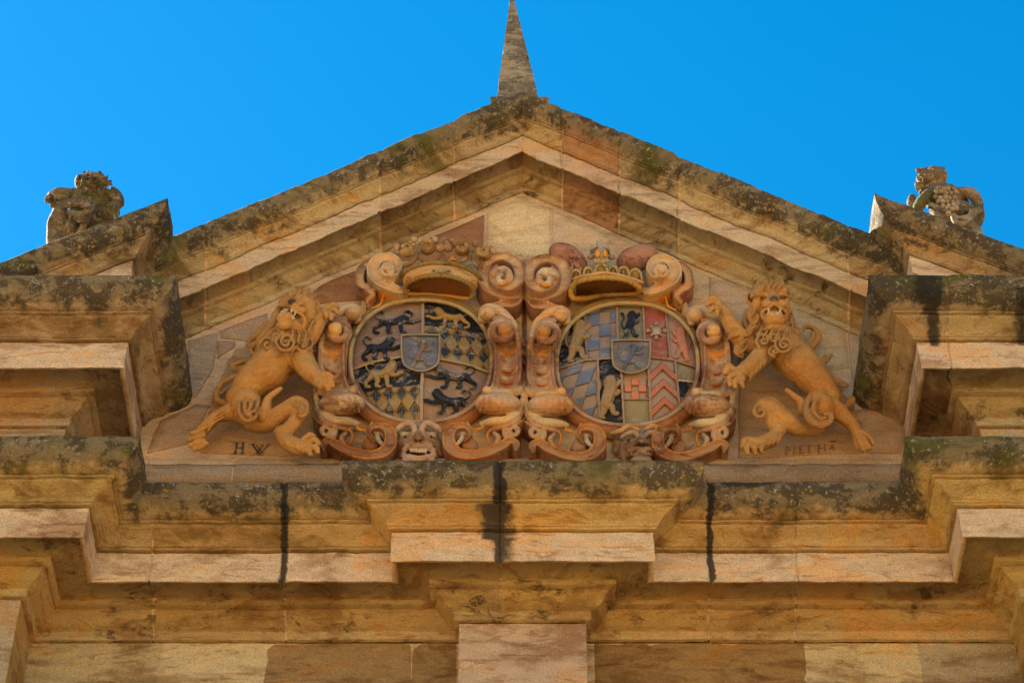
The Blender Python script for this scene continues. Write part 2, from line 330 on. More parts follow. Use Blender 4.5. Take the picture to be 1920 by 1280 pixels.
# main run, left
zl0 = zr(pL)+(0-pL[0])*sL
jx = [(385, 500), (715, 345), (852, 290)]
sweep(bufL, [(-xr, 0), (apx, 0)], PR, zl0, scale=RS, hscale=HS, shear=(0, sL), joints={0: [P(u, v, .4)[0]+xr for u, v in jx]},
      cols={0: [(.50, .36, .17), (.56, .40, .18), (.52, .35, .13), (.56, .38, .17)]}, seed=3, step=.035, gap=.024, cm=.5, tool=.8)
bufL.build('raking_cornice', M_ARCH, facade, rough=.017, freq=3)
bufR = Buf(); xrr = abs(cwR[0])+ol
zr0 = zr(pR)+(0-pR[0])*sR
jx = [(1052, 265), (1160, 300), (1270, 345), (1590, 500)]
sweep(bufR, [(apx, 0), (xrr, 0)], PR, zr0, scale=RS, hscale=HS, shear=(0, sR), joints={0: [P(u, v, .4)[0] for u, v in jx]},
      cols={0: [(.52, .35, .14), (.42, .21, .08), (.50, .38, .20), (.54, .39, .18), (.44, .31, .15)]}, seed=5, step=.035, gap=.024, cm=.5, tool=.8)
bufR.build('raking_cornice', M_ARCH, facade, rough=.017, freq=3)
# the same cornice broken forward over the pavilions
for sgn, cw, s_, xq in ((-1, cwL, sL*.93, xr), (1, cwR, sR*.93, xrr)):
    buf = Buf()
    zz = cw[2]-.905*RS*HS
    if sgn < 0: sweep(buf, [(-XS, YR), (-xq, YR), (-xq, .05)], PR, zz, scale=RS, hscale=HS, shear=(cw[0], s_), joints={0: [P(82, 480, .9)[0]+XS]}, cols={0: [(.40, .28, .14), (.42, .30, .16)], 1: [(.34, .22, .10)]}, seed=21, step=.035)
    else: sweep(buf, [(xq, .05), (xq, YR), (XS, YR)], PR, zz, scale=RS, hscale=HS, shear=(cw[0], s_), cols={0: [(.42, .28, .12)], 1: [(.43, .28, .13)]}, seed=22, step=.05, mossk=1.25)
    wz = lambda x: zz+(x-cw[0])*s_
    a = sgn*xq; b_ = sgn*XS
    buf.add([(a, YR, Z_UP+.9), (b_, YR, Z_UP+.9), (b_, YR, max(wz(b_), Z_UP+.91)), (a, YR, wz(a)+.02)], [(0, 1, 2, 3)], (.5, .34, .18))
    buf.add([(a, YR, Z_UP+.9), (a, .05, Z_UP+.9), (a, .05, wz(a)+.02), (a, YR, wz(a)+.02)], [(0, 1, 2, 3)], (.42, .28, .14))
    buf.build('broken_raking_cornice', M_ARCH, facade, rough=.011, freq=4)

# tympanum wall: rubble and ashlar set in pale mortar
za = zl0+.05
buf = Buf()
xe = 4.6
buf.add([(-xe, .001, Z_LOW+.6), (xe, .001, Z_LOW+.6), (xe, .001, zr0+sR*xe+.2), (0, .001, za+.1), (-xe, .001, zl0-sL*xe+.2)], [(0, 1, 2, 3, 4)], (.58, .40, .24))
def slab(buf, pts, col, th=.012, wx=(0, 0, .3), sub=10):
    """one wall stone: outline in the picture put on the tympanum plane, with rounded edge"""
    q = [Vector(P(u, v, 0)) for u, v in pts]; c = sum(q, Vector())/len(q)
    ring = []
    for i in range(len(q)):
        a, b_ = q[i], q[(i+1) % len(q)]; n = max(2, int((b_-a).length/.07))
        for k in range(n):
            p = a.lerp(b_, k/n); p += .012*noise.noise_vector(p*3.1); ring.append(p)
    V = []; m = len(ring); prs = [(1.0, .03), (1.0, -th*.4), (.985, -th), (.6, -th-.004), (.25, -th-.003)]
    for s_, y in prs:
        for p in ring: V.append((c.x+(p.x-c.x)*s_, y, c.z+(p.z-c.z)*s_))
    F = [(j*m+i, j*m+(i+1) % m, (j+1)*m+(i+1) % m, (j+1)*m+i) for j in range(len(prs)-1) for i in range(m)]
    F.append(tuple((len(prs)-1)*m+i for i in range(m)))
    buf.add(V, F, col, wx)
for pts, c in (
    ([(915, 402), (978, 372), (1030, 392), (1033, 500), (913, 500)], (.70, .53, .29)),
    ([(1036, 395), (1245, 475), (1330, 520), (1330, 560), (1036, 560)], (.57, .42, .25)),
    ([(908, 405), (905, 500), (700, 500), (812, 444)], (.36, .18, .085)),
    ([(690, 500), (700, 560), (560, 575), (600, 535)], (.34, .165, .07)),
    ([(975, 560), (1000, 560), (1000, 880), (975, 880)], (.40, .24, .14)),
    ([(352, 640), (410, 622), (400, 690), (368, 745), (352, 745)], (.40, .30, .20)),
    ([(405, 640), (440, 640), (440, 650), (408, 672)], (.38, .24, .16)),
    ([(412, 622), (500, 588), (505, 612), (470, 640), (412, 634)], (.42, .28, .18)),
    ([(300, 790), (370, 758), (395, 760), (360, 830), (275, 850)], (.44, .28, .15)),
    ([(1330, 520), (1420, 545), (1470, 570), (1440, 640), (1330, 600)], (.50, .35, .21)),
    ([(1480, 575), (1585, 620), (1592, 690), (1520, 700)], (.50, .38, .22)),
    ([(1590, 625), (1612, 632), (1604, 740), (1596, 700)], (.44, .32, .20)),
    ([(1600, 770), (1650, 760), (1700, 800), (1690, 850), (1625, 850)], (.43, .27, .14)),
    ([(440, 655), (640, 590), (640, 860), (375, 850), (400, 740)], (.45, .27, .12)),
    ([(1385, 640), (1500, 640), (1600, 760), (1620, 850), (1385, 860)], (.45, .27, .12))):
    slab(buf, pts, c)
buf.build('tympanum_wall', M_WALL, facade, rough=.003, smooth=True)
# plinth and torus under the relief
buf = Buf()
zt = P(AX, 888, .26)[2]; zp = P(AX, 847, .30)[2]; zb = P(AX, 872, .24)[2]
tp = [(.24, zt-.12, 0)] + [(.22+.095*math.cos(a), zt+.115*math.sin(a), .05) for a in [math.radians(x) for x in range(-80, 91, 17)]] + [(.15, zb-.012, 0), (.15, zb+.012, 0), (.235, zb+.02, 0), (.238, zp-.06, 0), (.22, zp-.005, .0), (.0, zp+.02, 0)]
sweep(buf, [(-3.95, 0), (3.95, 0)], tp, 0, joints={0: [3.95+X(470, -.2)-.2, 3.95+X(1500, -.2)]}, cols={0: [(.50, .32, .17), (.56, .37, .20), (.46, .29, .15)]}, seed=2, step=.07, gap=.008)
buf.build('torus_moulding', M_WALL, facade, rough=.005)

# body and roof behind the front; unseen wings added to shade the forecourt
buf = Buf()
zA = zl0+.55; zE = zA-sL*5.6
def pbox(x0, x1, y0, y1, z0, z1):
    V = [(x, y, z) for z in (z0, z1) for y in (y0, y1) for x in (x0, x1)]
    return V, [(0, 1, 5, 4), (1, 3, 7, 5), (3, 2, 6, 7), (2, 0, 4, 6), (4, 5, 7, 6), (0, 2, 3, 1)]
buf.add(*pbox(-26, 26, .9, 16, 0, Z_UP+.6), (.45, .33, .2))
buf.build('nave_with_shade_wings', M_WALL, facade, smooth=False)
buf = Buf()
xa = 5.4
gz = lambda x: zl0+.66-sL*abs(x)
buf.add([(-xa, .06, Z_UP), (xa, .06, Z_UP), (xa, .06, gz(xa)), (0, .06, gz(0)), (-xa, .06, gz(xa)), (-xa, 16, Z_UP), (xa, 16, Z_UP), (xa, 16, gz(xa)), (0, 16, gz(0)), (-xa, 16, gz(xa))],
        [(0, 1, 2, 3, 4), (9, 8, 7, 6, 5), (2, 7, 8, 3), (3, 8, 9, 4), (1, 6, 7, 2), (0, 4, 9, 5)], (.16, .07, .045))
buf.build('roof', M_WALL, facade, smooth=False)
for sgn in (-1, 1):
    buf = Buf(); x0, x1 = sorted((sgn*(xup+.75), sgn*XS))
    buf.add(*pbox(x0, x1, -.2, .9, Z_UP+.6, Z_UP+1.15), GREY, (.9, 0, 0)); buf.build('pavilion_attic', M_ARCH, facade, smooth=False)
# ------------------------------------------------------------------ carving toolkit (all points: picture position + distance out of the wall)
Rv = Vector((1, 0, 0)); Uv = Vector((0, -SN, CS)); Fv = Vector((0, CS, SN))
class Frame:
    """crop coordinates (x, y) with scale k and origin (u0, v0); mirror = sum of mirrored u values"""
    def __init__(s, u0, v0, k, mirror=None, mx=None, dv=0.0, dout=0.0): s.u0, s.v0, s.k, s.m, s.mx, s.dv, s.do = u0, v0, k, mirror, mx, dv, dout
    def p(s, x, y, o):
        if s.mx is not None: x = s.mx-x
        u = s.u0+x/s.k
        if s.m is not None: u = s.m-u
        return Vector(P(u, s.v0+y/s.k+s.dv, o+s.do))
    def r(s, r): return r/s.k/200.0
def catmull(pts, sub):
    if len(pts) < 3 and sub > 1:
        pts = [pts[0]] + [tuple(a+(b-a)*.5 for a, b in zip(pts[0], pts[1]))] + [pts[-1]]
    out = []; n = len(pts)
    for i in range(n-1):
        p0, p1, p2, p3 = pts[max(i-1, 0)], pts[i], pts[i+1], pts[min(i+2, n-1)]
        for k in range(sub):
            t = k/sub
            out.append(tuple(.5*((2*b)+(c-a)*t+(2*a-5*b+4*c-d)*t*t+(3*b-a-3*c+d)*t**3) for a, b, c, d in zip(p0, p1, p2, p3)))
    out.append(tuple(pts[-1])); return out
def rings(pts3, section, up=Vector((0, -1, 0)), cap=True):
    """pts3: list of (Vector, r); section: list of (across, outward) unit values, closed"""
    V = []; m = len(section); n = len(pts3)
    for i, (p, r) in enumerate(pts3):
        T = (pts3[min(i+1, n-1)][0]-pts3[max(i-1, 0)][0])
        T = T.normalized() if T.length > 1e-9 else Vector((1, 0, 0))
        N = up-T*up.dot(T)
        N = N.normalized() if N.length > .15 else (Vector((0, 0, 1))-T*T.z).normalized()
        B = T.cross(N)
        for a, h in section: V.append(p+B*(a*r)+N*(h*r))
    F = [(i*m+j, i*m+(j+1) % m, (i+1)*m+(j+1) % m, (i+1)*m+j) for i in range(n-1) for j in range(m)]
    if cap: F += [tuple(range(m))[::-1], tuple((n-1)*m+j for j in range(m))]
    return V, F
def tube(buf, f, pts, col, seg=12, sub=6, flat=1.0, wave=0.0, wn=0):
    q = catmull([tuple(map(float, p)) for p in pts], sub)
    L = [(f.p(x, y, o), max(f.r(r), 1e-4)) for x, y, o, r in q]
    if wave: L = [(p, r*(1+wave*math.sin(i*wn))) for i, (p, r) in enumerate(L)]
    d0 = (L[0][0]-L[1][0]).normalized(); d1 = (L[-1][0]-L[-2][0]).normalized(); r0 = L[0][1]; r1 = L[-1][1]
    pre = [(L[0][0]+d0*r0*math.sin(a), r0*math.cos(a)) for a in (1.45, 1.1, .7, .35)]
    post = [(L[-1][0]+d1*r1*math.sin(a), r1*math.cos(a)) for a in (.35, .7, 1.1, 1.45)]
    sec = [(math.cos(2*math.pi*j/seg), flat*math.sin(2*math.pi*j/seg)) for j in range(seg)]
    V, F = rings(pre+L+post, sec); buf.add(V, F, col)
def ball(buf, f, x, y, o, ru, rv=None, ro=None, col=OCH, rot=0.0, seg=18):
    rv = rv or ru; ro = ro or min(ru, rv)
    c = f.p(x, y, o); s_ = -1 if (f.m is not None) != (f.mx is not None) else 1
    a = math.radians(rot)*s_; A = Rv*math.cos(a)+Uv*math.sin(a); B = -Rv*math.sin(a)+Uv*math.cos(a)
    V = []; n = seg//2
    for i in range(n+1):
        ph = math.pi*i/n
        for j in range(seg):
            t = 2*math.pi*j/seg
            V.append(c+A*(f.r(ru)*math.sin(ph)*math.cos(t))+B*(f.r(rv)*math.cos(ph))+Fv*(-f.r(ro)*math.sin(ph)*math.sin(t)))
    F = [(i*seg+j, i*seg+(j+1) % seg, (i+1)*seg+(j+1) % seg, (i+1)*seg+j) for i in range(n) for j in range(seg)]
    F = [ff[::-1] for ff in F]
    buf.add(V, F, col)
def spiral(buf, f, x, y, o, R, r, col, turns=1.4, a0=0.0, sgn=1, rise=.05, r1=None, rin=.12, flat=1.0, seg=10):
    pts = []; n = int(turns*10)
    for i in range(n+1):
        t = i/n; a = math.radians(a0)+sgn*2*math.pi*turns*t; rr = R*(1-t)+R*rin*t
        pts.append((x+rr*math.cos(a), y+rr*math.sin(a), o+rise*t, r*(1-t)+(r1 or r*.6)*t))
    tube(buf, f, pts, col, seg=seg, sub=3, flat=flat)
def strap(buf, f, pts, h=.05, back=.06, lip=PINK, mid=PINK, edge=PINK, sub=6):
    """scrollwork strap: raised rolled lips, hollow middle; pts (x, y, out, halfwidth)"""
    q = catmull([tuple(map(float, p)) for p in pts], sub); n = len(q)
    sec = [(-1, -1), (-1.0, .35), (-.97, .8), (-.88, 1.05), (-.76, .98), (-.62, .60), (-.35, .30), (0, .18), (.35, .30), (.62, .60), (.76, .98), (.88, 1.05), (.97, .8), (1.0, .35), (1, -1)]
    cc = [edge, edge, edge, lip, lip, mid, mid, mid, mid, mid, lip, lip, edge, edge, edge]
    V = []; C = []; m = len(sec); up = Vector((0, -1, 0))
    P3 = [f.p(x, y, o) for x, y, o, r in q]
    for i in range(n):
        T = (P3[min(i+1, n-1)]-P3[max(i-1, 0)]).normalized(); N = (up-T*up.dot(T)).normalized(); B = T.cross(N); wd = f.r(q[i][3])
        for (a, z), c in zip(sec, cc): V.append(P3[i]+B*(a*wd)+N*(z*h if z > 0 else z*back)); C.append(c)
    F = [(i*m+j, i*m+(j+1) % m, (i+1)*m+(j+1) % m, (i+1)*m+j) for i in range(n-1) for j in range(m)]
    F += [tuple(range(m))[::-1], tuple((n-1)*m+j for j in range(m))]
    buf.add(V, F, C)
def plate(buf, f, pts, o, th, col, sub=3, edge=None):
    q = catmull([(float(x), float(y)) for x, y in pts+[pts[0]]], sub)[:-1]
    F3 = [f.p(x, y, o) for x, y in q]; c = sum(F3, Vector())/len(F3); m = len(q)
    V = [Vector((p.x, p.y+th, p.z)) for p in F3]+[Vector((p.x, p.y+.012, p.z)) for p in F3]+[Vector((c.x+(p.x-c.x)*.985, p.y, c.z+(p.z-c.z)*.985)) for p in F3]
    F = [(j*m+i, j*m+(i+1) % m, (j+1)*m+(i+1) % m, (j+1)*m+i) for j in range(2) for i in range(m)]+[tuple(2*m+i for i in range(m))]
    buf.add(V, F, [edge or col]*(2*m)+[col]*m)
def loft(buf, f, A, B, col, sub=6, th=.012, rows=4, bulge=0.0):
    a = catmull([tuple(map(float, p)) for p in A], sub); b = catmull([tuple(map(float, p)) for p in B], sub); n = min(len(a), len(b)); V = []
    for k in range(rows+1):
        t = k/rows
        for i in range(n):
            x, y, o = [a[i][j]+(b[i][j]-a[i][j])*t for j in range(3)]
            V.append(f.p(x, y, o+bulge*math.sin(math.pi*t)))
    F = [(k*n+i, k*n+i+1, (k+1)*n+i+1, (k+1)*n+i) for k in range(rows) for i in range(n-1)]
    buf.add(V, F, col)
def clay(name, buf, mat, parent, voxel=.009, smooth=2, rough=.002, label=None, wx=None):
    """fuse the pieces of one carving into a single continuous skin and keep their colours"""
    me = bpy.data.meshes.new(name+'_raw'); me.from_pydata([tuple(v) for v in buf.V], [], buf.F); me.update()
    o = bpy.data.objects.new(name+'_raw', me); link(o)
    md = o.modifiers.new('r', 'REMESH'); md.mode = 'VOXEL'; md.voxel_size = voxel
    if smooth: m2 = o.modifiers.new('s', 'SMOOTH'); m2.factor = .5; m2.iterations = smooth
    bpy.context.view_layer.update()
    ev = o.evaluated_get(bpy.context.evaluated_depsgraph_get()); m3 = ev.to_mesh()
    n = len(m3.vertices); co = np.empty(n*3); m3.vertices.foreach_get('co', co); co = co.reshape(-1, 3)
    F = [tuple(p.vertices) for p in m3.polygons]; ev.to_mesh_clear()
    kd = kdtree.KDTree(len(buf.V))
    for i, v in enumerate(buf.V): kd.insert(v, i)
    kd.balance()
    C = []; 
    for p in co:
        hits = kd.find_n(p, 3); ws = [1/(d+.002) for _, _, d in hits]; s_ = sum(ws)
        C.append(tuple(sum(buf.C[i][k]*w_ for (_, i, _), w_ in zip(hits, ws))/s_ for k in range(3)))
    if rough: co = [Vector(p)+rough*noise.noise_vector(Vector(p)*11) + rough*.5*noise.noise_vector(Vector(p)*31) for p in co]
    bpy.data.objects.remove(o, do_unlink=True); bpy.data.meshes.remove(me)
    return mkobj(name, co, F, mat, parent, np.array(C), wx, True, label)

# ------------------------------------------------------------------ obelisk on the ridge
ob = thing('obelisk', 'tall tapering grey stone obelisk with yellow lichen on the apex of the gable', 'obelisk', P(972, 190, -.1))
buf = Buf(); oy = -.08
bl, br, tp_ = P(932, 187, oy), P(1013, 185, oy), P(960, -6, oy-.18)
hw = (br[0]-bl[0])/2; cx = (br[0]+bl[0])/2; yf = -oy; zb_ = bl[2]-.25; hh = tp_[2]-zb_
V = []; n = 26
for i in range(n+1):
    t = i/n; c = cx+(tp_[0]-cx)*t; s_ = (hw*1.1)*(1-t)+.022*t; ys = yf+hw
    for j in range(4):
        for k in range(6):
            a, b_ = [(-1, -1), (1, -1), (1, 1), (-1, 1)][j], [(-1, -1), (1, -1), (1, 1), (-1, 1)][(j+1) % 4]; q = k/6
            V.append((c+(a[0]+(b_[0]-a[0])*q)*s_, ys+(a[1]+(b_[1]-a[1])*q)*s_, zb_+hh*t))
F = [(i*24+j, i*24+(j+1) % 24, (i+1)*24+(j+1) % 24, (i+1)*24+j) for i in range(n) for j in range(24)]+[tuple(n*24+j for j in range(24))]
buf.add(V, F, (.40, .31, .19), (.62, 0, 0)); buf.build('shaft', M_STATUE, ob, rough=.008, freq=9)
buf = Buf(); a, b_ = P(920, 183, oy), P(1029, 183, oy)
V, F = pbox(a[0], b_[0], yf-.06, yf+2*hw+.12, a[2]-.16, a[2]-.06); buf.add(V, F, (.38, .29, .15), (.95, 0, 0))
V, F = pbox(a[0]+.03, b_[0]-.03, yf-.03, yf+2*hw+.09, a[2]-.7, a[2]-.16); buf.add(V, F, (.38, .29, .15), (.9, 0, 0))
buf.build('base_slab', M_STATUE, ob, rough=.004)
# ------------------------------------------------------------------ the two cartouches
CRM = (.60, .385, .185); PLUM = (.29, .130, .065); ORG = (.66, .27, .03); GLD = (.46, .26, .045); OLV = (.27, .175, .045); RDB = (.36, .14, .04); MAUVE = (.41, .225, .115)
K = 2.782; SRX, SRY = 131.0, 113.0
def shield_out(cx, cy, u, v):
    r2 = ((u-cx)/SRX)**2+((v-cy)/SRY)**2
    return .15+.17*max(0.0, 1-r2)
def make_shield(parent, cx, cy, paint):
    n1, n2 = 250, 216; us = np.linspace(cx-SRX-2, cx+SRX+2, n1); vs = np.linspace(cy-SRY-2, cy+SRY+2, n2)
    U, Vv = np.meshgrid(us, vs); col = np.zeros(U.shape+(3,)); hgt = np.zeros(U.shape)
    paint(U, Vv, col, hgt)
    r = (np.abs((U-cx)/SRX)**2.25+np.abs((Vv-cy)/SRY)**2.25)
    idx = -np.ones(U.shape, int); keep = r < 1.03; V = []; C = []
    for j in range(n2):
        for i in range(n1):
            if keep[j, i]:
                idx[j, i] = len(V); V.append(P(U[j, i], Vv[j, i], shield_out(cx, cy, U[j, i], Vv[j, i])+hgt[j, i])); C.append(col[j, i])
    F = []
    for j in range(n2-1):
        for i in range(n1-1):
            q = (idx[j, i], idx[j+1, i], idx[j+1, i+1], idx[j, i+1])
            if min(q) >= 0: F.append(q)
    return mkobj('shield', V, F, M_PAINT, parent, np.array(C), None, 50)
def seg_mask(U, V, pts, w):
    m = np.zeros(U.shape, bool)
    for (x0, y0), (x1, y1) in zip(pts, pts[1:]):
        dx, dy = x1-x0, y1-y0; t = np.clip(((U-x0)*dx+(V-y0)*dy)/(dx*dx+dy*dy), 0, 1)
        m |= np.hypot(U-x0-t*dx, V-y0-t*dy) < w
    return m
BLK = (.012, .014, .020); PKB = (.27, .165, .10); GO = (.29, .175, .055); RD = (.36, .085, .042); BLU = (.12, .15, .21); GRO = (.24, .195, .10); STL = (.26, .32, .40)
def lozenges(U, V, m, col, hgt, w, h, x0, y0, skew=0.0):
    a = (U-x0)/w; b = (V-y0-skew*(U-x0))/h
    g = (np.floor(a+b)+np.floor(a-b)) % 2 == 0
    fa = np.abs((a+b)-np.round(a+b)); fb = np.abs((a-b)-np.round(a-b)); ed = np.minimum(fa, fb)
    col[m & g] = GO; hgt[m & g] = .020
    k = m & ~g; col[k] = BLK; col[k & (ed < .10)] = (.36, .22, .04)
    sp = np.sin(U*2.1+V*1.3)*np.sin(V*2.7-U*.8)*np.sin(U*.37+V*.21)
    col[k & (ed > .1) & (sp > .42)] = (.22, .21, .19)
def L2(x, y): return 560+x/K, 420+y/K
def R2(x, y): return 960+x/K, 420+y/K
CXL, CYL, CXR, CYR = 789.5, 676.5, 1176.5, 682.5
def paint_left(U, V, col, hgt):
    col[:] = PKB; x = (U-560)*K; y = (V-420)*K
    arc = np.interp(x, [275, 400, 530, 640, 740, 870, 1000], [758, 715, 692, 690, 702, 728, 775])
    vx = 648+(400-y)*.012
    top = y < arc; lft = x < vx
    q2 = top & ~lft; col[q2] = BLK
    lo = q2 & (y > np.interp(x, [650, 800, 1000], [528, 545, 590])); lozenges(x, y, lo, col, hgt, 67, 88, 762, 577-44, .13)
    q3 = ~top & lft; col[q3] = BLK
    lo = q3 & (y > np.interp(x, [300, 450, 640], [892, 855, 838])); lozenges(x, y, lo, col, hgt, 67, 94, 470, 888-47, -.09)
    d = (np.abs(x-vx) < 9); col[d] = (.36, .225, .135); hgt[d] = .028
    d = (np.abs(y-arc) < 7); col[d] = (.40, .26, .09); hgt[d] = .026
def paint_right(U, V, col, hgt):
    col[:] = PKB; x = (U-960)*K; y = (V-420)*K
    arc = np.interp(x, [245, 380, 520, 620, 720, 840, 960], [752, 708, 698, 690, 692, 706, 745])
    c1 = 548+(y-420)*.02; c2 = 684+(y-420)*.045; c3 = 800+(y-440)*.10; c1b = 566+(y-700)*.055; c0b = 447+(y-700)*.035
    top = y < arc
    A = top & (x < c1); col[A] = BLK
    a = (x-398)/58.0; b = (y-470+(x-398)*.16)/64.0
    dz = A & (x > 378+(y-560)*.05); chk = (np.floor(a+(np.floor(b) % 2)*.0)+np.floor(b)) % 2 == 0
    col[dz] = (.30, .19, .12); hgt[dz & chk] = .016; col[dz & chk] = BLU
    B = top & (x >= c1) & (x < c2); col[B] = GRO
    C = top & (x >= c2) & (x < c3); col[C] = RD; col[C & (y > 535) & (y < 610)] = (.33, .10, .06)
    D = top & (x >= c3); col[D] = (.42, .25, .17)
    A1 = ~top & (x < c0b); a = (x-300+(y-720)*.35)/72.0; b = (y-720+(x-300)*.30)/68.0
    col[A1] = (.30, .22, .15); ck = (np.floor(a)+np.floor(b)) % 2 == 0; col[A1 & ck] = BLU; hgt[A1 & ck] = .016
    A2 = ~top & (x >= c0b) & (x < c1b); col[A2] = BLK
    B2 = ~top & (x >= c1b) & (x < c2+14); col[B2] = GRO; ch = B2 & (y < 908); col[ch] = (.34, .23, .16)
    cc = ch & ((np.floor((x-586)/38.5)+np.floor((y-806)/33)) % 2 == 1) & (y > 806) & (x > 586) & (x < 702); col[cc] = (.52, .16, .06); hgt[cc] = .022
    C2 = ~top & (x >= c2+14) & (x < c3+24); col[C2] = (.34, .23, .16)
    mx = (c2+14+c3+24)/2; kk = y+(-np.abs(x-mx))*.95
    for y0 in (718, 805, 898):
        e = C2 & (kk > y0) & (kk < y0+40); col[e] = (.44, .14, .065); hgt[e] = .024
    D2 = ~top & (x >= c3+24); col[D2] = GRO; e = D2 & (y > 812+(x-855)*.12) & (y < 895+(x-855)*.22); col[e] = BLK
    e = D2 & (np.abs(y-812-(x-855)*.12) < 5); col[e] = PINK; hgt[e] = .02
    for c, m in ((c1, top), (c2, top), (c3, top), (c0b, ~top), (c1b, ~top), (c2+14, ~top), (c3+24, ~top)):
        e = m & (np.abs(x-c) < 6.5); col[e] = (.31, .20, .12); hgt[e] = .030
    e = np.abs(y-arc) < 6; col[e] = (.31, .20, .11); hgt[e] = .028
    e = B2 & (np.abs(y-910) < 4); col[e] = (.31, .20, .12); hgt[e] = .02

PASS = [[(.22, .50, .11), (.42, .54, .115), (.60, .46, .14)], [(.60, .46, .14), (.69, .32, .14), (.72, .20, .12)], [(.72, .20, .10), (.79, .22, .06)],
        [(.62, .50, .09), (.80, .56, .06), (.92, .48, .055), (.98, .47, .05)], [(.55, .52, .09), (.58, .74, .06), (.60, .92, .055), (.68, .94, .05)],
        [(.28, .55, .11), (.34, .74, .07), (.30, .90, .055), (.38, .95, .05)], [(.22, .52, .11), (.12, .70, .07), (.03, .80, .05), (.05, .94, .055), (.12, .96, .045)],
        [(.16, .46, .035), (.06, .36, .032), (.04, .20, .03), (.12, .12, .035), (.20, .18, .045)]]
RAMP = [[(.38, .68, .10), (.48, .50, .11), (.56, .34, .12)], [(.56, .32, .11), (.58, .18, .10), (.55, .12, .09)], [(.57, .15, .08), (.68, .17, .05)],
        [(.58, .30, .06), (.74, .26, .045), (.86, .16, .045)], [(.56, .42, .06), (.74, .44, .045), (.84, .38, .045)],
        [(.42, .70, .09), (.60, .72, .06), (.66, .86, .045), (.78, .88, .045)], [(.36, .70, .09), (.30, .86, .055), (.22, .95, .045), (.34, .98, .04)],
        [(.32, .66, .035), (.16, .62, .03), (.10, .44, .03), (.20, .30, .035), (.12, .14, .045)]]
def charge(parent, cxy, conv, box, kind, col, flip=False, lift=.022, label=None, mat=None):
    x0, y0, x1, y1 = box; W = x1-x0; H = y1-y0; b = Buf()
    cx, cy = cxy
    class S_:
        m = None; mx = None
        def p(s, x, y, o): u, v = conv(x, y); return Vector(P(u, v, shield_out(cx, cy, u, v)+o))
        def r(s, r): return r/K/200
    f = S_()
    for st in kind: tube(b, f, [(x0+W*((1-x) if flip else x), y0+H*y, lift, r*H*(1.3 if r > .042 else .85)) for x, y, r in st], col, seg=8, sub=4, flat=.9)
    if kind is PASS:
        hx, hy = .70, .24
    else: hx, hy = .56, .17
    for k in range(9):
        a = k*.7; ball(b, f, x0+W*((1-(hx-.02+.10*math.cos(a)*H/W)) if flip else (hx-.02+.10*math.cos(a)*H/W)), y0+H*(hy+.04+.11*math.sin(a)), lift+.008, H*.055, col=col, seg=8)
    o = b.build('heraldic_lion', mat or M_PAINT, parent, label=label); return o
def escutcheon(parent, cxy, x0, y0, x1, y1, conv, field, charge_col):
    cx, cy = cxy; b = Buf(); xm = (x0+x1)/2
    out = [(x0, y0+8), (x0+10, y0), (xm, y0-3), (x1-10, y0), (x1, y0+8), (x1-2, y0+(y1-y0)*.55), (x1-22, y0+(y1-y0)*.85), (xm, y1), (x0+22, y0+(y1-y0)*.85), (x0+2, y0+(y1-y0)*.55)]
    q = catmull([(float(a), float(c)) for a, c in out+[out[0]]], 4)[:-1]
    so = shield_out(cx, cy, cx, cy)
    def ring(s, o): return [Vector(P(*conv(xm+(a-xm)*s, (y0+y1)/2+(c-(y0+y1)/2)*s), so+o)) for a, c in q]
    lev = [(1.0, -.05), (1.0, .045), (.97, .062), (.90, .062), (.87, .035)]; V = []; m = len(q)
    for s, o in lev: V += ring(s, o)
    F = [(j*m+i, j*m+(i+1) % m, (j+1)*m+(i+1) % m, (j+1)*m+i) for j in range(len(lev)-1) for i in range(m)]
    b.add(V, F, (.30, .205, .11)); fr = b.build('inescutcheon', M_PAINT, parent)
    b = Buf(); V = ring(.88, .036)+[Vector(P(*conv(xm, (y0+y1)/2), so+.06))]; b.add(V, [(i, (i+1) % m, m) for i in range(m)], field)
    class S_:
        m = None; mx = None
        def p(s, x, y, o): u, v = conv(x, y); return Vector(P(u, v, so+.05+o))
        def r(s, r): return r/K/200
    W = (x1-x0)*.84; H = (y1-y0)*.84; X0 = x0+(x1-x0)*.08; Y0 = y0+(y1-y0)*.07
    for st in RAMP: tube(b, S_(), [(X0+W*x, Y0+H*y, .012, r*H*.62) for x, y, r in st], charge_col, seg=8, sub=4, flat=.8)
    for k in range(7): ball(b, S_(), X0+W*(.54+.10*math.cos(k*.9)), Y0+H*(.2+.11*math.sin(k*.9)), .016, H*.045, col=charge_col, seg=8)
    b.build('inescutcheon_field', M_PAINT, parent)

